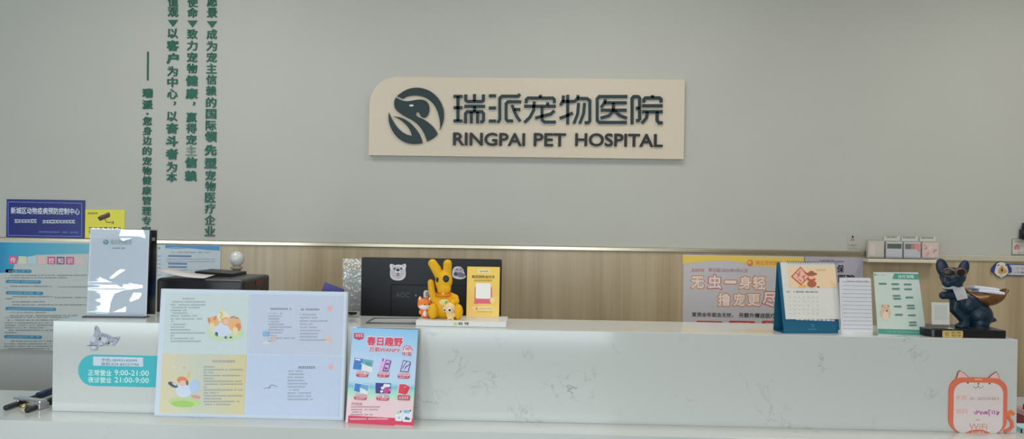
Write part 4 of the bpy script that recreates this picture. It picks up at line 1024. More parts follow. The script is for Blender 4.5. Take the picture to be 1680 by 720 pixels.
p.stroke(W5([(415, 217), (413, 242), (395, 258), (375, 248), (370, 238)]), 0.7, -0.0008, DK); p.stroke(W5([(413, 242), (432, 258), (452, 250), (458, 238)]), 0.7, -0.0008, DK); p.stroke(W5([(380, 178), (450, 178)]), 1.6, -0.0006, mat((226, 190, 110), 0.5)); p.build('face', t)
p = MB(fr); PC = mat((226, 172, 166), 0.5)
p.text('名称', *W5([(208, 322)])[0], *W5([(312, 368)])[0], -0.0008, PC, 0.01); p.scrib(1591, 1640, 653.5, 4.5, -0.0008, mat((220, 190, 186), 0.5), gap=0.1); p.text('密码', *W5([(208, 445)])[0], *W5([(318, 490)])[0], -0.0008, PC, 0.01)
p.text('WiFi', *W5([(330, 580)])[0], *W5([(495, 635)])[0], -0.0009, mat((206, 140, 120), 0.5), -0.004); p.text('大全覆盖', *W5([(348, 648)])[0], *W5([(470, 678)])[0], -0.0012, mat((236, 200, 190), 0.5), 0.01)
for r_ in (1.8, 3.4): p.stroke([(1604 + r_ * 1.2 * math.cos(D2R(a)), 690.5 - r_ * 0.7 * math.sin(D2R(a))) for a in range(30, 151, 20)], 0.7, -0.0009, mat((206, 150, 140), 0.5))
p.build('lettering', t)
p = MB(fr); PUR = mat((176, 70, 160), 0.5)
for s_ in ([(375, 470), (390, 495), (400, 455), (402, 495)], [(405, 480), (420, 465), (435, 490), (440, 465), (440, 500)], [(445, 470), (460, 490), (475, 470), (470, 495)], [(478, 468), (500, 495)], [(500, 468), (478, 495)], [(510, 455), (512, 510)], [(510, 455), (525, 460)], [(540, 460), (542, 495)], [(560, 460), (562, 495)], [(575, 470), (600, 475), (590, 500), (578, 490), (602, 482)]):
    p.stroke(W5(s_), 1.3, -0.0009, PUR)
p.build('handwriting', t)

# ------------------------------------------------------------------ white tray with toys and card
zt_ = ZT + 0.0195
fl, frt = on_z(680.5, 536.3, ZT), on_z(831, 536.5, ZT)
YT0 = (fl.y + frt.y) / 2; dy_ = 0.155
fr = Frame(Vector(((fl.x + frt.x) / 2, YT0, ZT)))
t = thing('display_tray', 'low white display box on the countertop carrying the toys and yellow card', 'tray', fr)
hw = (frt.x - fl.x) / 2
MB(fr).box(-hw, hw, 0, dy_, 0, 0.0195, mat((206, 206, 204), 0.35), 0.002).build('box', t)
p = MB(fr); p.prect(744.5, 529, 749.5, 533, -0.0004, mat((190, 180, 40), 0.4), 0.2); p.build('yellow_mark', t)
p = MB(fr); p.text('美团', 752, 528.3, 759, 533.2, -0.0004, BK, 0.02); p.text('特惠', 762, 528.3, 769, 533.2, -0.0004, BK, 0.02); p.build('lettering', t)

fr = stand_frame(793, 520.5, zt_, 2, 8)
t = thing('yellow_card', 'golden yellow card with a blank white square standing on the white box', 'card', fr)
cs = [fr.uv(766, 437.3), fr.uv(820, 437.8), fr.uv(819, 520.5), fr.uv(765.5, 519.8)]
u0 = (cs[0][0] + cs[3][0]) / 2; u1 = (cs[1][0] + cs[2][0]) / 2; v1 = (cs[0][1] + cs[1][1]) / 2
YC1 = ramp_mat('golden_print', 'Z', [(0, (232, 200, 110)), (0.03, (224, 184, 70)), (0.1, (216, 178, 62)), (0.17, (226, 188, 62))], 0.35, 0.03)
MB(fr).box(u0, u1, 0, 0.002, 0, v1, YC1, 0.0005, 1).build('card', t)
MB(fr).box(u0, u1, 0.002, 0.05, -0.001, 0.001, ACRYLIC).build('acrylic_foot', t)
p = MB(fr); p.prect(784, 442.3, 803, 447.7, -0.0005, mat((232, 220, 180), 0.4), 0.3); p.scrib(786.5, 801, 445, 2.6, -0.0009, mat((120, 100, 50), 0.5)); p.text('美团团购省时多', 774, 451.4, 812, 456.6, -0.0005, mat((84, 66, 24), 0.5), 0.018); p.scrib(778, 808, 460, 2.8, -0.0005, mat((140, 112, 50), 0.5))
p.prect(776, 503, 810, 509.5, -0.0005, mat((236, 214, 150), 0.4), 0.4); p.pell(782, 506.3, 1.8, 1.8, -0.0009, mat((206, 90, 60), 0.4)); p.scrib(786, 808, 506.3, 2.2, -0.0009, mat((190, 150, 90), 0.5)); p.scrib(783, 808, 511.5, 1.8, -0.0005, mat((190, 150, 60), 0.5)); p.build('print', t)
p = MB(fr); p.prect(778.5, 470, 807, 498, -0.0005, mat((206, 84, 92), 0.4), 0.1); p.prect(780.5, 464.5, 805, 490, -0.0009, mat((222, 220, 216), 0.4), 0.1); p.pell(808, 492.5, 4.5, 5, -0.0013, mat((226, 196, 130), 0.4)); p.pell(780, 496.5, 2.4, 2.0, -0.0013, mat((206, 84, 92), 0.4)); p.build('red_booth_picture', t)

# toys ------------------------------------------------------------
SP = 0.00212


def toy_frame(px, py, z): return Frame(on_z(px, py, z))


fr = toy_frame(729, 521.5, zt_)
t = thing('rabbit_toy', 'large seated yellow long-eared toy raising one arm, with an orange collar', 'toy', fr)
YTM = mat((216, 162, 6), 0.6, noise=0.03)
k1 = 1 / 5.54 * SP


def T(x, y, d=0.0): return ((x - 330) * k1, d, (590 - y) * k1)


b = MB()
b.ell(T(325, 480, 0.004), (0.045, 0.034, 0.046), YTM)                      # trunk
b.ell(T(320, 255, 0), (0.030, 0.028, 0.040), YTM, (0, 6, 0)); b.ell(T(325, 325, -0.008), (0.024, 0.025, 0.024), YTM)   # head and muzzle
b.tube([T(282, 215), T(250, 150), T(217, 100)], [0.016, 0.017, 0.0155], YTM); b.ell(T(215, 98), (0.0155, 0.0155, 0.0155), YTM)
b.tube([T(350, 205), T(351, 150), T(352, 100)], [0.014, 0.015, 0.0150], YTM); b.ell(T(352, 98), (0.0150, 0.0150, 0.0150), YTM)
b.tube([T(245, 430, -0.004), T(215, 350, -0.008), T(205, 270, -0.010)], [0.015, 0.0125, 0.011], YTM); b.ell(T(205, 268, -0.010), (0.011, 0.011, 0.011), YTM)
b.tube([T(385, 390), T(430, 405, -0.006), T(440, 430, -0.016), T(415, 440, -0.030)], [0.013, 0.0125, 0.012, 0.0115], YTM); b.ell(T(412, 440, -0.032), (0.0115, 0.0115, 0.0115), YTM)
b.ell(T(235, 522, -0.030), (0.0175, 0.017, 0.027), YTM); b.ell(T(463, 522, -0.030), (0.0165, 0.017, 0.027), YTM)
b.tube([T(270, 540, 0), T(240, 550, -0.025)], [0.017, 0.015], YTM); b.tube([T(400, 540, 0), T(458, 550, -0.025)], [0.017, 0.015], YTM)
b.build('body', t, 0.0016, 4)
e = MB(); e.ell(T(347, 230, -0.026), (0.0108, 0.004, 0.0122), BLACK); e.ell(T(268, 240, -0.0215), (0.005, 0.0045, 0.0085), BLACK, (0, 0, -35)); e.build('eyes', t)
e = MB(); q = [T(325 + 66 * math.cos(D2R(a)), 372 - 6 * math.sin(D2R(a)), -0.028 * math.sin(D2R(a + 0)) + 0.0) for a in range(0, 361, 15)]
q = [((x), 0.028 * math.sin(D2R(a)) - 0.003, z) for (x, y_, z), a in zip(q, range(0, 361, 15))]; e.tube(q, 0.0042, mat((226, 122, 34), 0.45), 8, False); e.build('orange_collar', t)
MB().ell(T(328, 366, -0.034), (0.0052, 0.0052, 0.0052), mat((232, 176, 90), 0.3)).build('gold_bell', t)
MB().ell(T(335, 440, -0.0285), (0.019, 0.006, 0.012), mat((216, 200, 130), 0.5)).build('belly_patch', t)

fr = toy_frame(697, 521.0, zt_)
t = thing('fox_toy', 'small orange and white fox toy beside the big yellow toy', 'toy', fr)
FO = mat((224, 122, 52), 0.45); FWH = mat((226, 212, 206), 0.45)


def T2(x, y, d=0.0): return ((x - 145) * k1, d, (583 - y) * k1)


b = MB(); b.ell(T2(142, 462), (0.0255, 0.021, 0.0225), FO); b.ell(T2(148, 545, 0.002), (0.0155, 0.013, 0.0160), FO); b.ell(T2(105, 535, 0.004), (0.007, 0.006, 0.009), FO); b.ell(T2(188, 540, 0.0), (0.006, 0.006, 0.009), FO)
b.ell(T2(132, 572, -0.006), (0.008, 0.009, 0.0045), FO); b.ell(T2(166, 572, -0.006), (0.008, 0.009, 0.0045), FO)
for x, a in ((100, -20), (190, 20)): b.lathe([(0.009, -0.004), (0.007, 0.006), (0.003, 0.013), (0.0, 0.015)], FO, T2(x, 425), 14)
b.build('body', t, 0.0012, 3)
MB().ell(T2(145, 478, -0.0065), (0.0225, 0.0165, 0.0125), FWH).build('white_face', t); MB().ell(T2(150, 545, -0.006), (0.0085, 0.009, 0.0125), FWH).build('white_belly', t)
e = MB(); e.ell(T2(152, 458, -0.0215), (0.0022, 0.0015, 0.0026), BLACK); e.ell(T2(188, 456, -0.0175), (0.0022, 0.0015, 0.0026), BLACK); e.ell(T2(170, 466, -0.0225), (0.0018, 0.0015, 0.0013), BLACK); e.build('eyes', t)
e = MB()
for x in (101, 190): e.ell(T2(x, 408, -0.006), (0.004, 0.003, 0.006), FWH)
e.build('ear_lining', t)

fr = toy_frame(738.5, 524.0, zt_)
t = thing('baby_toy', 'tiny cream toy with a big round head in front of the yellow toy', 'toy', fr)
CRT = mat((224, 190, 136), 0.45)


def T3(x, y, d=0.0): return ((x - 385) * k1, d, (603 - y) * k1)


b = MB(); b.ell(T3(377, 503), (0.0215, 0.019, 0.0205), CRT); b.ell(T3(388, 572, 0.001), (0.0135, 0.012, 0.0135), CRT); b.ell(T3(372, 597, -0.005), (0.006, 0.007, 0.0035), CRT); b.ell(T3(408, 597, -0.005), (0.006, 0.007, 0.0035), CRT); b.ell(T3(362, 560, -0.006), (0.004, 0.004, 0.008), CRT); b.ell(T3(422, 562, -0.004), (0.004, 0.004, 0.008), CRT)
b.build('body', t, 0.0011, 3)
for x, r_, d in ((337, 0.0042, -0.0155), (384, 0.0056, -0.0185)):
    ew = MB(); ew.ell(T3(x, 514, d), (r_ * 1.25, 0.002, r_ * 1.25), mat((236, 232, 226), 0.3)); ew = ew.build('eye', t); MB().ell(T3(x + 1, 514, d - 0.0015), (r_ * 0.8, 0.0018, r_ * 0.8), BLACK).build('pupil', ew)
e = MB(); e.tube([T3(345, 462, -0.006), T3(343, 448, -0.008)], 0.0012, mat((96, 132, 60), 0.5), 8); e.ell(T3(352, 444, -0.008), (0.005, 0.002, 0.003), mat((110, 150, 70), 0.5), (0, -25, 0)); e.build('green_sprout', t)

# ------------------------------------------------------------------ desk calendar
fr = stand_frame(1331, 547.0, ZT, 9, 14)
t = thing('desk_calendar', 'standing desk calendar with teal base, coil binding and red cartoon picture', 'calendar', fr)
TB = mat((10, 86, 116), 0.6); TBS = mat((12, 84, 112), 0.6)
u0 = fr.uv(1286.5, 546)[0]; u1 = fr.uv(1378.5, 548)[0]; v1 = fr.uv(1331, 430.5)[1]
ub = fr.uv(1289.0, 490)[0]
MB(fr).box(u0, u1, 0.001, 0.003, 0, v1, TB).build('front_board', t)
Mi = fr.M.inverted(); back = Mi @ (fr.M.translation + Vector((0.0, 0.082, 0)))
m = MB(); m.add([(u0, 0.004, v1), (u1, 0.004, v1), (u1, back.y, back.z), (u0, back.y, back.z)], [[0, 1, 2, 3]], TBS); bo_ = m.build('back_board', t); sd = bo_.modifiers.new('thick', 'SOLIDIFY'); sd.thickness = 0.002
m = MB(); fz = Mi @ (fr.M.translation + Vector((0, 0.004, 0)))
m.add([(u0, 0.004, 0.002), (u1, 0.004, 0.002), (u1, back.y, back.z + 0.0005), (u0, back.y, back.z + 0.0005)], [[0, 1, 2, 3]], TBS); bo_ = m.build('base_board', t); sd = bo_.modifiers.new('thick', 'SOLIDIFY'); sd.thickness = 0.001
up0 = fr.uv(1285.8, 490)[0]; up1 = fr.uv(1375.5, 490)[0]; vp = fr.uv(1331, 523.5)[1]
pg = MB(fr).box(up0, up1, -0.002, 0.001, vp, v1 - 0.001, mat((208, 206, 200), 0.5)).build('page', t)
p = MB(fr); p.prect(1292.5, 437, 1370.5, 471.5, -0.0024, mat((224, 196, 160), 0.5)); H = lambda pts: [(1270 + x / 5.333, 420 + y / 5.333) for x, y in pts]
CR = mat((190, 78, 66), 0.5); CRL = mat((228, 176, 156), 0.5)
p.px(H([(228, 94), (308, 180), (232, 258), (144, 180)]), -0.0028, CR); p.px(H([(228, 106), (296, 180), (232, 246), (158, 180)]), -0.0031, CRL)
for s_ in ([(190, 150), (225, 175)], [(225, 130), (200, 190)], [(240, 190), (270, 170)], [(250, 175), (262, 220)], [(212, 205), (236, 225)], [(255, 130), (275, 160)], [(180, 205), (200, 220)]): p.stroke(H(s_), 1.4, -0.0034, CR)
for x, y_, rx, ry, m_ in ((325, 245, 40, 30, mat((170, 92, 70), 0.5)), (322, 205, 36, 16, CR), (322, 185, 26, 20, mat((226, 180, 140), 0.5)), (322, 158, 40, 18, mat((150, 96, 70), 0.5)), (322, 140, 20, 10, CR), (280, 155, 9, 9, CR), (362, 158, 9, 9, CR), (245, 265, 34, 12, mat((226, 170, 84), 0.5)), (382, 271, 12, 5, mat((80, 56, 50), 0.5)), (135, 256, 8, 4, CRL), (145, 135, 5, 5, CRL), (495, 225, 6, 7, CRL)):
    cx, cy = H([(x, y_)])[0]; p.pell(cx, cy, rx / 5.333, ry / 5.333, -0.0035 - (1 if m_ != CR else 0) * 0.0002 - rx * 0.000001, m_)
p.scrib(1338, 1354, 443, 2.4, -0.0028, mat((206, 160, 130), 0.5)); p.build('red_picture', pg)
p = MB(fr)
for i in range(7): p.scrib(1290 + i * 7.6, 1296.5 + i * 7.6, 478.6 + i * 0.05, 2.2, -0.0024, mat((170, 90, 84), 0.5) if i in (0, 6) else mat((84, 84, 88), 0.5), gap=0.1)
for r_ in range(5):
    for i in range(7): p.scrib(1294 + i * 7.5, 1297.5 + i * 7.5, 488 + r_ * 6.6, 2.2, -0.0024, mat((192, 190, 184), 0.5), gap=0.3)
p.build('date_print', pg)
m = MB(fr)
for i in range(9): a = 1306 + i * 7.2; m.prect(a, 522.0 + i * 0.25, a + 6, 524.8 + i * 0.25, 0.0004, mat(((190, 196, 208), (200, 206, 210), (206, 170, 176))[i % 3], 0.5))
m.build('tab_edges', t)
m = MB(fr)
for i in range(21):
    x = fr.uv(1292.5 + i * 3.95, 430 + 0.3 * i / 21)[0]; m.tube([(x, 0.0015 + 0.006 * math.cos(D2R(a)), v1 - 0.001 + 0.006 * math.sin(D2R(a))) for a in range(-20, 231, 25)], 0.0009, mat((130, 128, 128), 0.3, metal=0.7), 6)
m.build('coil_binding', t)
p = MB(fr); p.stroke([(1330.5, 533.5), (1333, 531.5), (1335, 534), (1333, 537)], 0.9, 0.0, mat((70, 140, 156), 0.4)); p.scrib(1326, 1339, 540.0, 2, 0.0006, mat((70, 140, 156), 0.4))
p.v = [(x, 0.0004, z - 0.0) for x, y_, z in p.v]; p.build('embossed_mark', t)

# white ticket rack
fr = stand_frame(1407, 549.5, ZT, 2, 7)
t = thing('note_holder', 'white curved note holder with a ruled paper slip, beside the calendar', 'note holder', fr)
u0 = fr.uv(1378, 460)[0]; u1 = fr.uv(1433, 545)[0]; v1 = fr.uv(1406, 455.5)[1]
MB(fr).prism(rrect(u0, u1, 0.0, v1, 0.004), 0.003, 0.006, mat((204, 204, 206), 0.3)).build('back_plate', t)
m = MB(); hwid = (u1 - u0) / 2; cxm = (u0 + u1) / 2
pts = [(cxm - hwid, 0.03), (cxm - hwid, 0.0)] + [(cxm + hwid * math.cos(D2R(a)), -0.028 * math.sin(D2R(a)) * 1.0) for a in range(180, 361, 12)] 
pts = [(cxm + hwid * math.cos(D2R(a)), 0.006 - 0.022 * math.sin(D2R(a))) for a in range(0, 181, 10)] + [(cxm - hwid, 0.03), (cxm + hwid, 0.03)]
n0 = len(pts); vs = [(x, y_, 0.0) for x, y_ in pts] + [(x, y_, 0.012) for x, y_ in pts]
m.add(vs, [[i, (i + 1) % n0, (i + 1) % n0 + n0, i + n0] for i in range(n0)] + [list(range(n0, 2 * n0)), list(range(n0))[::-1]], mat((208, 208, 208), 0.3)); bm_ = m.build('curved_base', t)
bm_.matrix_parent_inverse = Matrix.Rotation(D2R(7), 4, 'X')
MB(fr).box(u0 + 0.003, u1 - 0.003, -0.001, 0.003, 0.010, v1 - 0.003, mat((206, 206, 210), 0.5)).build('paper_slip', t)
p = MB(fr)
for i in range(13): yy_ = 462 + i * 6.4; p.stroke([(1381 + i * 0.1, yy_), (1429 + i * 0.15, yy_ + 0.9)], 0.9, -0.0014, mat((160, 160, 172), 0.6))
p.scrib(1388, 1424, 461.5, 2, -0.0016, mat((140, 140, 150), 0.6)); p.build('ruled_lines', t)

# green flow chart stand
fr = stand_frame(1480, 549.5, ZT, 12, 17)
t = thing('flow_chart_stand', 'pale green acrylic stand with teal header, small pills and a dog picture', 'display stand', fr)
cs = [fr.uv(1433.2, 445), fr.uv(1506.4, 448), fr.uv(1520, 550.5), fr.uv(1440.2, 547.5)]
v1 = (cs[0][1] + cs[1][1]) / 2
MB(fr).prism([(cs[3][0], 0.0), (cs[2][0], 0.0), (cs[1][0], v1), (cs[0][0], v1)], 0.0, 0.0025, mat((190, 202, 194), 0.4)).build('sheet', t)
MB(fr).prism([(cs[3][0] - 0.001, -0.0), (cs[2][0] + 0.001, -0.0), (cs[1][0] + 0.001, v1 + 0.002), (cs[0][0] - 0.001, v1 + 0.002)], 0.0026, 0.005, ACRYLIC).build('acrylic_back', t)
TG = mat((82, 148, 134), 0.4); TGD = mat((112, 146, 140), 0.5); V7 = lambda x, y: (1430 + x / 5.76, 435 + y / 5.76)
p = MB(fr); p.px([V7(212, 76), V7(440, 84), V7(447, 136), V7(195, 130)], -0.0005, TG); p.text('诊疗流程', *V7(248, 92), *V7(398, 124), -0.0009, mat((206, 222, 214), 0.5), 0.012); p.build('teal_header', t)
p = MB(fr); p.px([V7(58, 600), V7(512, 612), V7(520, 664), V7(62, 648)], -0.0005, TG); p.scrib(*[V7(140, 0)[0], V7(440, 0)[0]], V7(0, 626)[1], 2.2, -0.0009, mat((130, 180, 168), 0.5), y_end=V7(0, 634)[1]); p.build('teal_footer', t)
p = MB(fr)
for x, y_ in ((103, 175), (222, 179), (340, 181), (228, 223), (345, 227), (235, 289), (240, 316), (356, 305), (245, 390), (368, 381), (372, 407), (257, 468), (380, 473), (388, 540), (390, 567)):
    cx, cy = V7(x, y_); p.prect(cx - 6.6, cy - 1.5, cx + 6.6, cy + 1.7, -0.0005, TGD, 0.4); p.scrib(cx - 5, cx + 5, cy, 1.8, -0.0009, mat((90, 118, 114), 0.5))
p.pell(*V7(33, 90), 2, 1.6, -0.0005, TGD); p.scrib(V7(48, 0)[0], V7(148, 0)[0], V7(0, 92)[1], 2, -0.0005, mat((160, 180, 174), 0.5)); p.build('step_pills', t)
p = MB(fr); yy = -0.0005
for x, y_, rx, ry, m_, ro in ((130, 455, 52, 55, mat((206, 176, 152), 0.5), 0), (130, 480, 30, 42, mat((216, 196, 172), 0.5), 0), (130, 400, 30, 30, mat((208, 178, 150), 0.5), 0), (100, 385, 8, 16, mat((186, 140, 112), 0.5), 20), (158, 385, 8, 16, mat((186, 140, 112), 0.5), -20), (143, 430, 7, 10, mat((120, 74, 60), 0.5), 0), (122, 402, 3, 4, BK, 0), (148, 402, 3, 4, BK, 0)):
    yy -= 0.00008; p.pell(*V7(x, y_), rx / 5.76, ry / 5.76, yy, m_, ro)
p.build('dog_picture', t)

# ------------------------------------------------------------------ dog statue
bl, br = on_z(1521, 553.5, ZT), on_z(1652.5, 556, ZT)
YD0 = 2.640
fr = Frame(Vector((on_y(1586.5, 555, YD0).x, YD0, ZT)))
st = thing('dog_statue', 'dark blue french bulldog statue with sunglasses carrying a bronze bowl on a black base', 'statue', fr)
u0, u1 = fr.uv(1522, 548)[0], fr.uv(1653, 550)[0]
BB = mat((24, 23, 25), 0.3); zb = fr.uv(1586, 541.2)[1]; DB = 0.15
bs = [(u0 + 0.03 - 0.03 * math.sin(D2R(a)) , DB - 0.03 + 0.03 * math.cos(D2R(a))) for a in range(0, 91, 15)] + [(u0 + 0.03 - 0.03 * math.cos(D2R(a)), 0.03 - 0.03 * math.sin(D2R(a))) for a in range(0, 91, 15)] + \
     [(u1 - 0.012 + 0.012 * math.sin(D2R(a)), 0.012 - 0.012 * math.cos(D2R(a))) for a in range(0, 91, 15)] + [(u1, DB)]
n0 = len(bs); m = MB(); vs = [(x, y_, 0.0) for x, y_ in bs] + [(x, y_, zb) for x, y_ in bs]
m.add(vs, [[i, (i + 1) % n0, (i + 1) % n0 + n0, i + n0] for i in range(n0)] + [list(range(n0, 2 * n0)), list(range(n0))[::-1]], BB)
bo_ = m.build('black_base', st); bv = bo_.modifiers.new('soft', 'BEVEL'); bv.width = 0.002; bv.segments = 2
p = MB(fr); p.prect(1546, 542.3, 1579.5, 553.3, -0.0015, mat((214, 186, 116), 0.3, metal=0.3), 0.12, 0.0); pq = p.build('gold_plaque', st)
p = MB(fr); PLK = mat((112, 92, 52), 0.5); p.stroke([(1554 + 3.6 * math.cos(D2R(a)), 547.6 - 3.2 * math.sin(D2R(a))) for a in range(40, 330, 25)], 0.9, -0.0019, PLK); p.pell(1554, 547.5, 1.6, 1.0, -0.0019, PLK); p.scrib(1560.5, 1576, 545.4, 2.4, -0.0019, PLK, gap=0.05); p.text('瑞派之星', 1560.5, 548.2, 1576, 551.8, -0.0019, PLK, 0.01); p.build('plaque_print', pq)
DBM = mat((13, 37, 54), 0.42, noise=0.08, scale=30)
YC_ = 0.085                                                  # body centre, back from the base front
fb = Frame(fr.M @ Vector((0, YC_, 0)))
q0 = fb.uv(1586, 470); sc = fb.uv(1587, 470)[0] - q0[0]


def G(x, y, d=0.0): u, v = fb.uv(x, y, d); return (u, YC_ + d, v)


b = MB()
b.ell(G(1603, 516), (24 * sc, 24 * sc, 22 * sc), DBM, (0, 25, 0))
b.ell(G(1588, 500), (27 * sc, 20 * sc, 20 * sc), DBM, (0, 35, 0))
b.ell(G(1574, 494), (15 * sc, 17 * sc, 19 * sc), DBM)
b.tube([G(1580, 500), G(1570, 484), G(1564, 468)], [17 * sc, 14 * sc, 13 * sc], DBM)
b.ell(G(1563, 454, -4 * sc), (20.5 * sc, 18 * sc, 16 * sc), DBM); b.ell(G(1562.5, 461, -10 * sc), (18 * sc, 12 * sc, 10.5 * sc), DBM)
b.ell(G(1555, 464, -14 * sc), (9.5 * sc, 8 * sc, 7.5 * sc), DBM); b.ell(G(1570, 464.5, -14 * sc), (9.5 * sc, 8 * sc, 7.5 * sc), DBM)
b.ell(G(1546, 439.5, -2 * sc), (10.2 * sc, 4.8 * sc, 16.8 * sc), DBM, (0, -17, 0)); b.ell(G(1580.5, 441.5, -2 * sc), (9.2 * sc, 4.8 * sc, 16.2 * sc), DBM, (0, 17, 0))
b.tube([G(1574, 487, -8 * sc), G(1560, 484, -14 * sc), G(1548, 484.5, -15 * sc)], [9 * sc, 6.6 * sc, 6.4 * sc], DBM); b.ell(G(1547, 484.5, -15 * sc), (6.2 * sc, 6.6 * sc, 6.4 * sc), DBM)
b.tube([G(1567, 494, -10 * sc), G(1565, 507, -11 * sc), G(1580, 522, -12 * sc), G(1584, 534, -12 * sc)], [9 * sc, 8 * sc, 8 * sc, 8 * sc], DBM)
for d in (-14, 12):
    b.ell(G(1578, 535, d * sc), (11 * sc, 8 * sc, 6.5 * sc), DBM); b.ell(G(1610, 531, d * sc), (13 * sc, 9 * sc, 11 * sc), DBM)
b.ell(G(1596, 537, 0), (29 * sc, 24 * sc, 5.5 * sc), DBM)
b.tube([G(1616, 520), G(1626, 524), G(1632, 525)], [10 * sc, 6.5 * sc, 3 * sc], DBM); b.ell(G(1632, 525), (3 * sc, 3 * sc, 3 * sc), DBM)
b.build('body', st, 0.0022, 4)
e = MB(); 
for x, d in ((1546.5, -6.0), (1579.8, -6.0)): e.ell(G(x, 440, d * sc), (4.4 * sc, 1.2 * sc, 11 * sc), mat((58, 62, 88), 0.45), (0, -17 if x < 1560 else 17, 0))
e.build('ear_lining', st)
MB().ell(G(1562.5, 457.5, -21.5 * sc), (3.4 * sc, 2 * sc, 2.2 * sc), mat((34, 42, 52), 0.3)).build('nose', st)
FRM = mat((128, 104, 84), 0.3, metal=0.4)
gs = MB(); 
for cx, rx, ry in ((1556.0, 9.2, 6.3), (1577.0, 8.8, 6.4)):
    ring = [G(cx + rx * math.cos(D2R(a)), 446.6 + (0.4 if cx > 1560 else 0) - ry * math.sin(D2R(a)), (-22.5 + (0.30 * abs(cx + rx * math.cos(D2R(a)) - 1566.5))) * sc) for a in range(0, 361, 18)]
    gs.tube(ring, 1.0 * sc, FRM, 8, False)
gs.tube([G(1564.5, 445, -22 * sc), G(1566.6, 443.5, -23 * sc), G(1568.6, 445, -22 * sc)], 1.0 * sc, FRM, 8)
gs.tube([G(1546.6, 445, -17 * sc), G(1543, 446, 0)], 0.9 * sc, FRM, 8); gs.tube([G(1586, 445.5, -17 * sc), G(1585.5, 446, 0)], 0.9 * sc, FRM, 8)
gso = gs.build('sunglasses_frame', st)
for cx, ang in ((1556.0, -16), (1577.0, 16)): MB().ell(G(cx, 446.8, -20.5 * sc), (8.8 * sc, 1.6 * sc, 6.0 * sc), mat((26, 20, 18), 0.35), (0, 0, ang)).build('dark_lens', gso)
# bronze bowl carried on the back
BRZ = mat((122, 84, 50), 0.3, metal=0.6, noise=0.12, scale=18)
bw = MB(); vs = []; fs = []; NA, NR = 36, 8
cx0, cz0, _ = 0, 0, 0; gc = G(1616.5, 479.5, 0)
for i in range(NR + 1):
    r_ = i / NR
    for k in range(NA):
        a = 2 * math.pi * k / NA; ca, sa = math.cos(a), math.sin(a)
        ex = 36 * sc * r_ * ca; ey = 20 * sc * r_ * sa * (1 - 0.25 * abs(ca))
        lift = 11 * sc * max(0, ca) ** 3 * r_ ** 3 * -0.1 + 7 * sc * max(0, -ca) ** 2 * r_ ** 2
        vs.append((gc[0] + ex, gc[1] + ey, gc[2] - 4 * sc - 19 * sc * math.sqrt(max(0, 1 - r_ ** 2)) + 10 * sc * (r_ * abs(ca)) ** 3 + lift * 0.3 + (2.0 * sc * math.sin(3 * a) * r_ ** 4)))
for i in range(NR):
    for k in range(NA): fs.append([i * NA + k, i * NA + (k + 1) % NA, (i + 1) * NA + (k + 1) % NA, (i + 1) * NA + k])
bw.add(vs, fs, BRZ, True); bo_ = bw.build('bronze_bowl', st); sd = bo_.modifiers.new('thick', 'SOLIDIFY'); sd.thickness = 0.004
bw = MB(); bw.ell(G(1651, 478, 0), (5 * sc, 3.4 * sc, 2.8 * sc), BRZ, (0, -50, 0)); bw.tube([G(1604, 497, 0), G(1606, 507, 0)], [11 * sc, 12 * sc], BRZ); bw.build('bowl_mount', st)
# scarf
sf = MB(); SC = mat((176, 176, 178), 0.7)
sf.tube([G(1564 + 14.5 * math.cos(D2R(a)), 473 + 1.5 * math.cos(D2R(a)) - 2 * math.sin(D2R(a)), (-13 * math.sin(D2R(a)) - 1) * sc) for a in range(0, 361, 15)], 4.2 * sc, SC, 10, False)
sc1 = sf.build('pale_scarf', st)
sf = MB(); sf.add([G(1563, 473, -19 * sc), G(1582, 470, -15 * sc), G(1588, 489, -19 * sc), G(1571, 493, -21 * sc), G(1575, 481, -20 * sc)], [[0, 4, 1], [0, 3, 4], [4, 3, 2], [1, 4, 2]], SC); so_ = sf.build('scarf_end', sc1); sd = so_.modifiers.new('thick', 'SOLIDIFY'); sd.thickness = 0.002

# papers in the bowl
WP = mat((206, 208, 222), 0.5)
for lab, x0, y0, w_, h_, dd, ang, thk, nm in (('white folded paper packet in the statue bowl, upper one of two', 1612, 474.0, 44, 24, 0, 6, 4.5, 'paper_packet'), ('white folded paper packet in the statue bowl, lower one beneath the other', 1621, 480.0, 44, 22, -3, 2, 5, 'paper_packet')):
    g = fr.M @ Vector(G(x0, y0 + 2, dd * sc)); o = thing(nm, lab, 'packet', loc=g, group='paper packets in the bowl'); o.rotation_euler = (D2R(-8), D2R(6), D2R(ang))
    m = MB(); m.box(-w_ / 2 * sc, w_ / 2 * sc, -h_ / 2 * sc, h_ / 2 * sc, 0, thk * sc, WP, 1.6 * sc, 3); m.build('folded_paper', o)
    m = MB(); m.box(-w_ / 2 * sc + 0.004, w_ / 2 * sc - 0.012, -h_ / 2 * sc + 0.003, h_ / 2 * sc - 0.006, thk * sc, thk * sc + 0.0012, mat((216, 218, 228), 0.5), 0.0004, 1, Matrix.Rotation(D2R(3), 4, 'Z')); m.build('top_flap', o)

# code card in front of the statue
c = fr.M @ Vector((fr.uv(1543, 541)[0], 0.032, zb)); f2 = Frame(c, 0, 4)
t = thing('code_card', 'small clear stand with a blank white card on the statue base', 'card stand', f2)
u0, u1, _, v1 = f2.rect(1528, 495, 1558.5, 541)
MB(f2).box(u0, u1, 0.0012, 0.003, 0.0, v1, ACRYLIC).build('acrylic_panel', t)
MB(f2).box(u0 + 0.0015, u1 - 0.0015, 0.0, 0.001, 0.012, v1 - 0.002, mat((198, 198, 190), 0.4)).build('white_card', t)
MB(f2).box(u0, u1, -0.018, 0.0, 0.0, 0.0022, ACRYLIC).build('acrylic_foot', t)
p = MB(f2); p.prect(1533, 500.5, 1554, 524.5, -0.0004, mat((184, 186, 182), 0.5), 0.05)
p.build('grey_square', t)

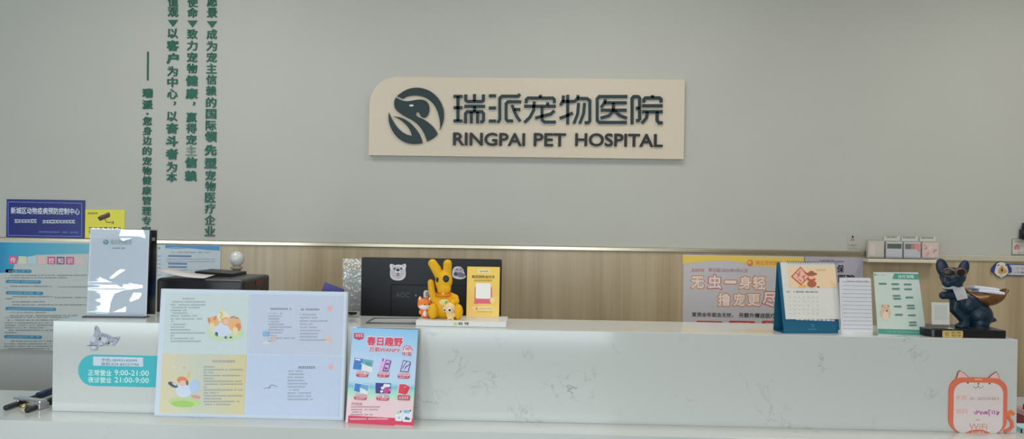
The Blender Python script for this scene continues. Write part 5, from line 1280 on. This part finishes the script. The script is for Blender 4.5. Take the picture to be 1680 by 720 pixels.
# ------------------------------------------------------------------ clamp frame on the ledge, objects behind the counter end
r1a, r1b = on_z(9, 673.5, ZL), on_z(92, 643, ZL); r2a, r2b = on_z(44, 677.5, ZL), on_z(92, 659, ZL)
cc = (r1a + r1b + r2a + r2b) / 4
t = thing('clamp_frame', 'two black rods joined by a chrome clamp lying on the ledge end', 'clamp', loc=(cc.x, cc.y, ZL))
RK = mat((40, 42, 46), 0.4); RN = mat((34, 48, 84), 0.4)


def lo(v, dz): return (v.x - cc.x, v.y - cc.y, dz)


for a, b_ in ((r1a, r1b), (r2a, r2b)):
    mid_ = a.lerp(b_, 0.62); rod = MB(); rod.tube([lo(a, 0.0095), lo(b_, 0.0095)], 0.0085, RK, 14); ro = rod.build('rod', t)
    MB().tube([lo(mid_, 0.0115), lo(b_, 0.0115)], 0.0112, RN if a is r1a else RK, 14).build('grip', ro)
c0, c1_ = r1a.lerp(r1b, 0.26), r2a.lerp(r2b, 0.42)
k0, k1_ = Vector(lo(c0, 0.02)), Vector(lo(c1_, 0.022)); dv = (k1_ - k0); dv.z = 0; dn = dv.normalized(); sd_ = Vector((-dn.y, dn.x, 0))
Mx = Matrix((( dn.x, sd_.x, 0, k0.x), (dn.y, sd_.y, 0, k0.y), (0, 0, 1, 0), (0, 0, 0, 1)))
ln = dv.length
MB().box(-0.016, ln + 0.02, -0.016, 0.016, 0.019, 0.030, CHROME, 0.005, 3, Mx).build('clamp_bar', t)
MB().box(ln - 0.004, ln + 0.024, -0.020, 0.020, 0.0, 0.020, mat((176, 178, 180), 0.3, metal=0.7), 0.004, 3, Mx).build('clamp_block', t)
MB().tube([Mx @ Vector((0.02, -0.012, 0.004)), Mx @ Vector((0.05, -0.018, 0.006))], [0.006, 0.007], mat((190, 172, 120), 0.3, metal=0.6), 12).build('brass_screw', t)
MB().tube([Mx @ Vector((0.004, -0.012, 0.0)), Mx @ Vector((0.006, -0.012, 0.019))], 0.004, CHROME, 12).build('pin', t)

q = on_y(1692, 678, 3.10)
t = thing('red_box', 'dark red and black box on the desk behind the counter end', 'box', loc=(q.x, 3.10, ZD))
MB().box(-0.054, 0.05, -0.05, 0.05, 0, 0.045, mat((128, 44, 56), 0.4), 0.003).build('body', t); MB().box(-0.052, 0.048, -0.048, 0.048, 0.045, 0.066, mat((176, 136, 132), 0.4), 0.003).build('lid', t); MB().lathe([(0.012, 0.066), (0.012, 0.085), (0.0, 0.086)], BLACK, (-0.03, -0.02, 0)).build('knob', t)
q = on_y(1690, 712, 2.97)
t = thing('blue_tray', 'pale turquoise plastic tray beside the red box at the counter end', 'tray', loc=(q.x, 2.97, ZD))
TQ = mat((150, 196, 204), 0.4)
m = MB(); m.box(-0.05, 0.05, -0.03, 0.03, 0, 0.003, TQ); m.box(-0.05, 0.05, -0.03, -0.027, 0, 0.03, TQ); m.box(-0.05, 0.05, 0.027, 0.03, 0, 0.03, TQ); m.box(-0.05, -0.047, -0.03, 0.03, 0, 0.03, TQ); m.box(0.047, 0.05, -0.03, 0.03, 0, 0.03, TQ); m.build('tray_body', t)
MB().box(-0.053, 0.053, -0.033, 0.033, 0.028, 0.032, mat((176, 212, 218), 0.4), 0.001).build('tray_lid', t)
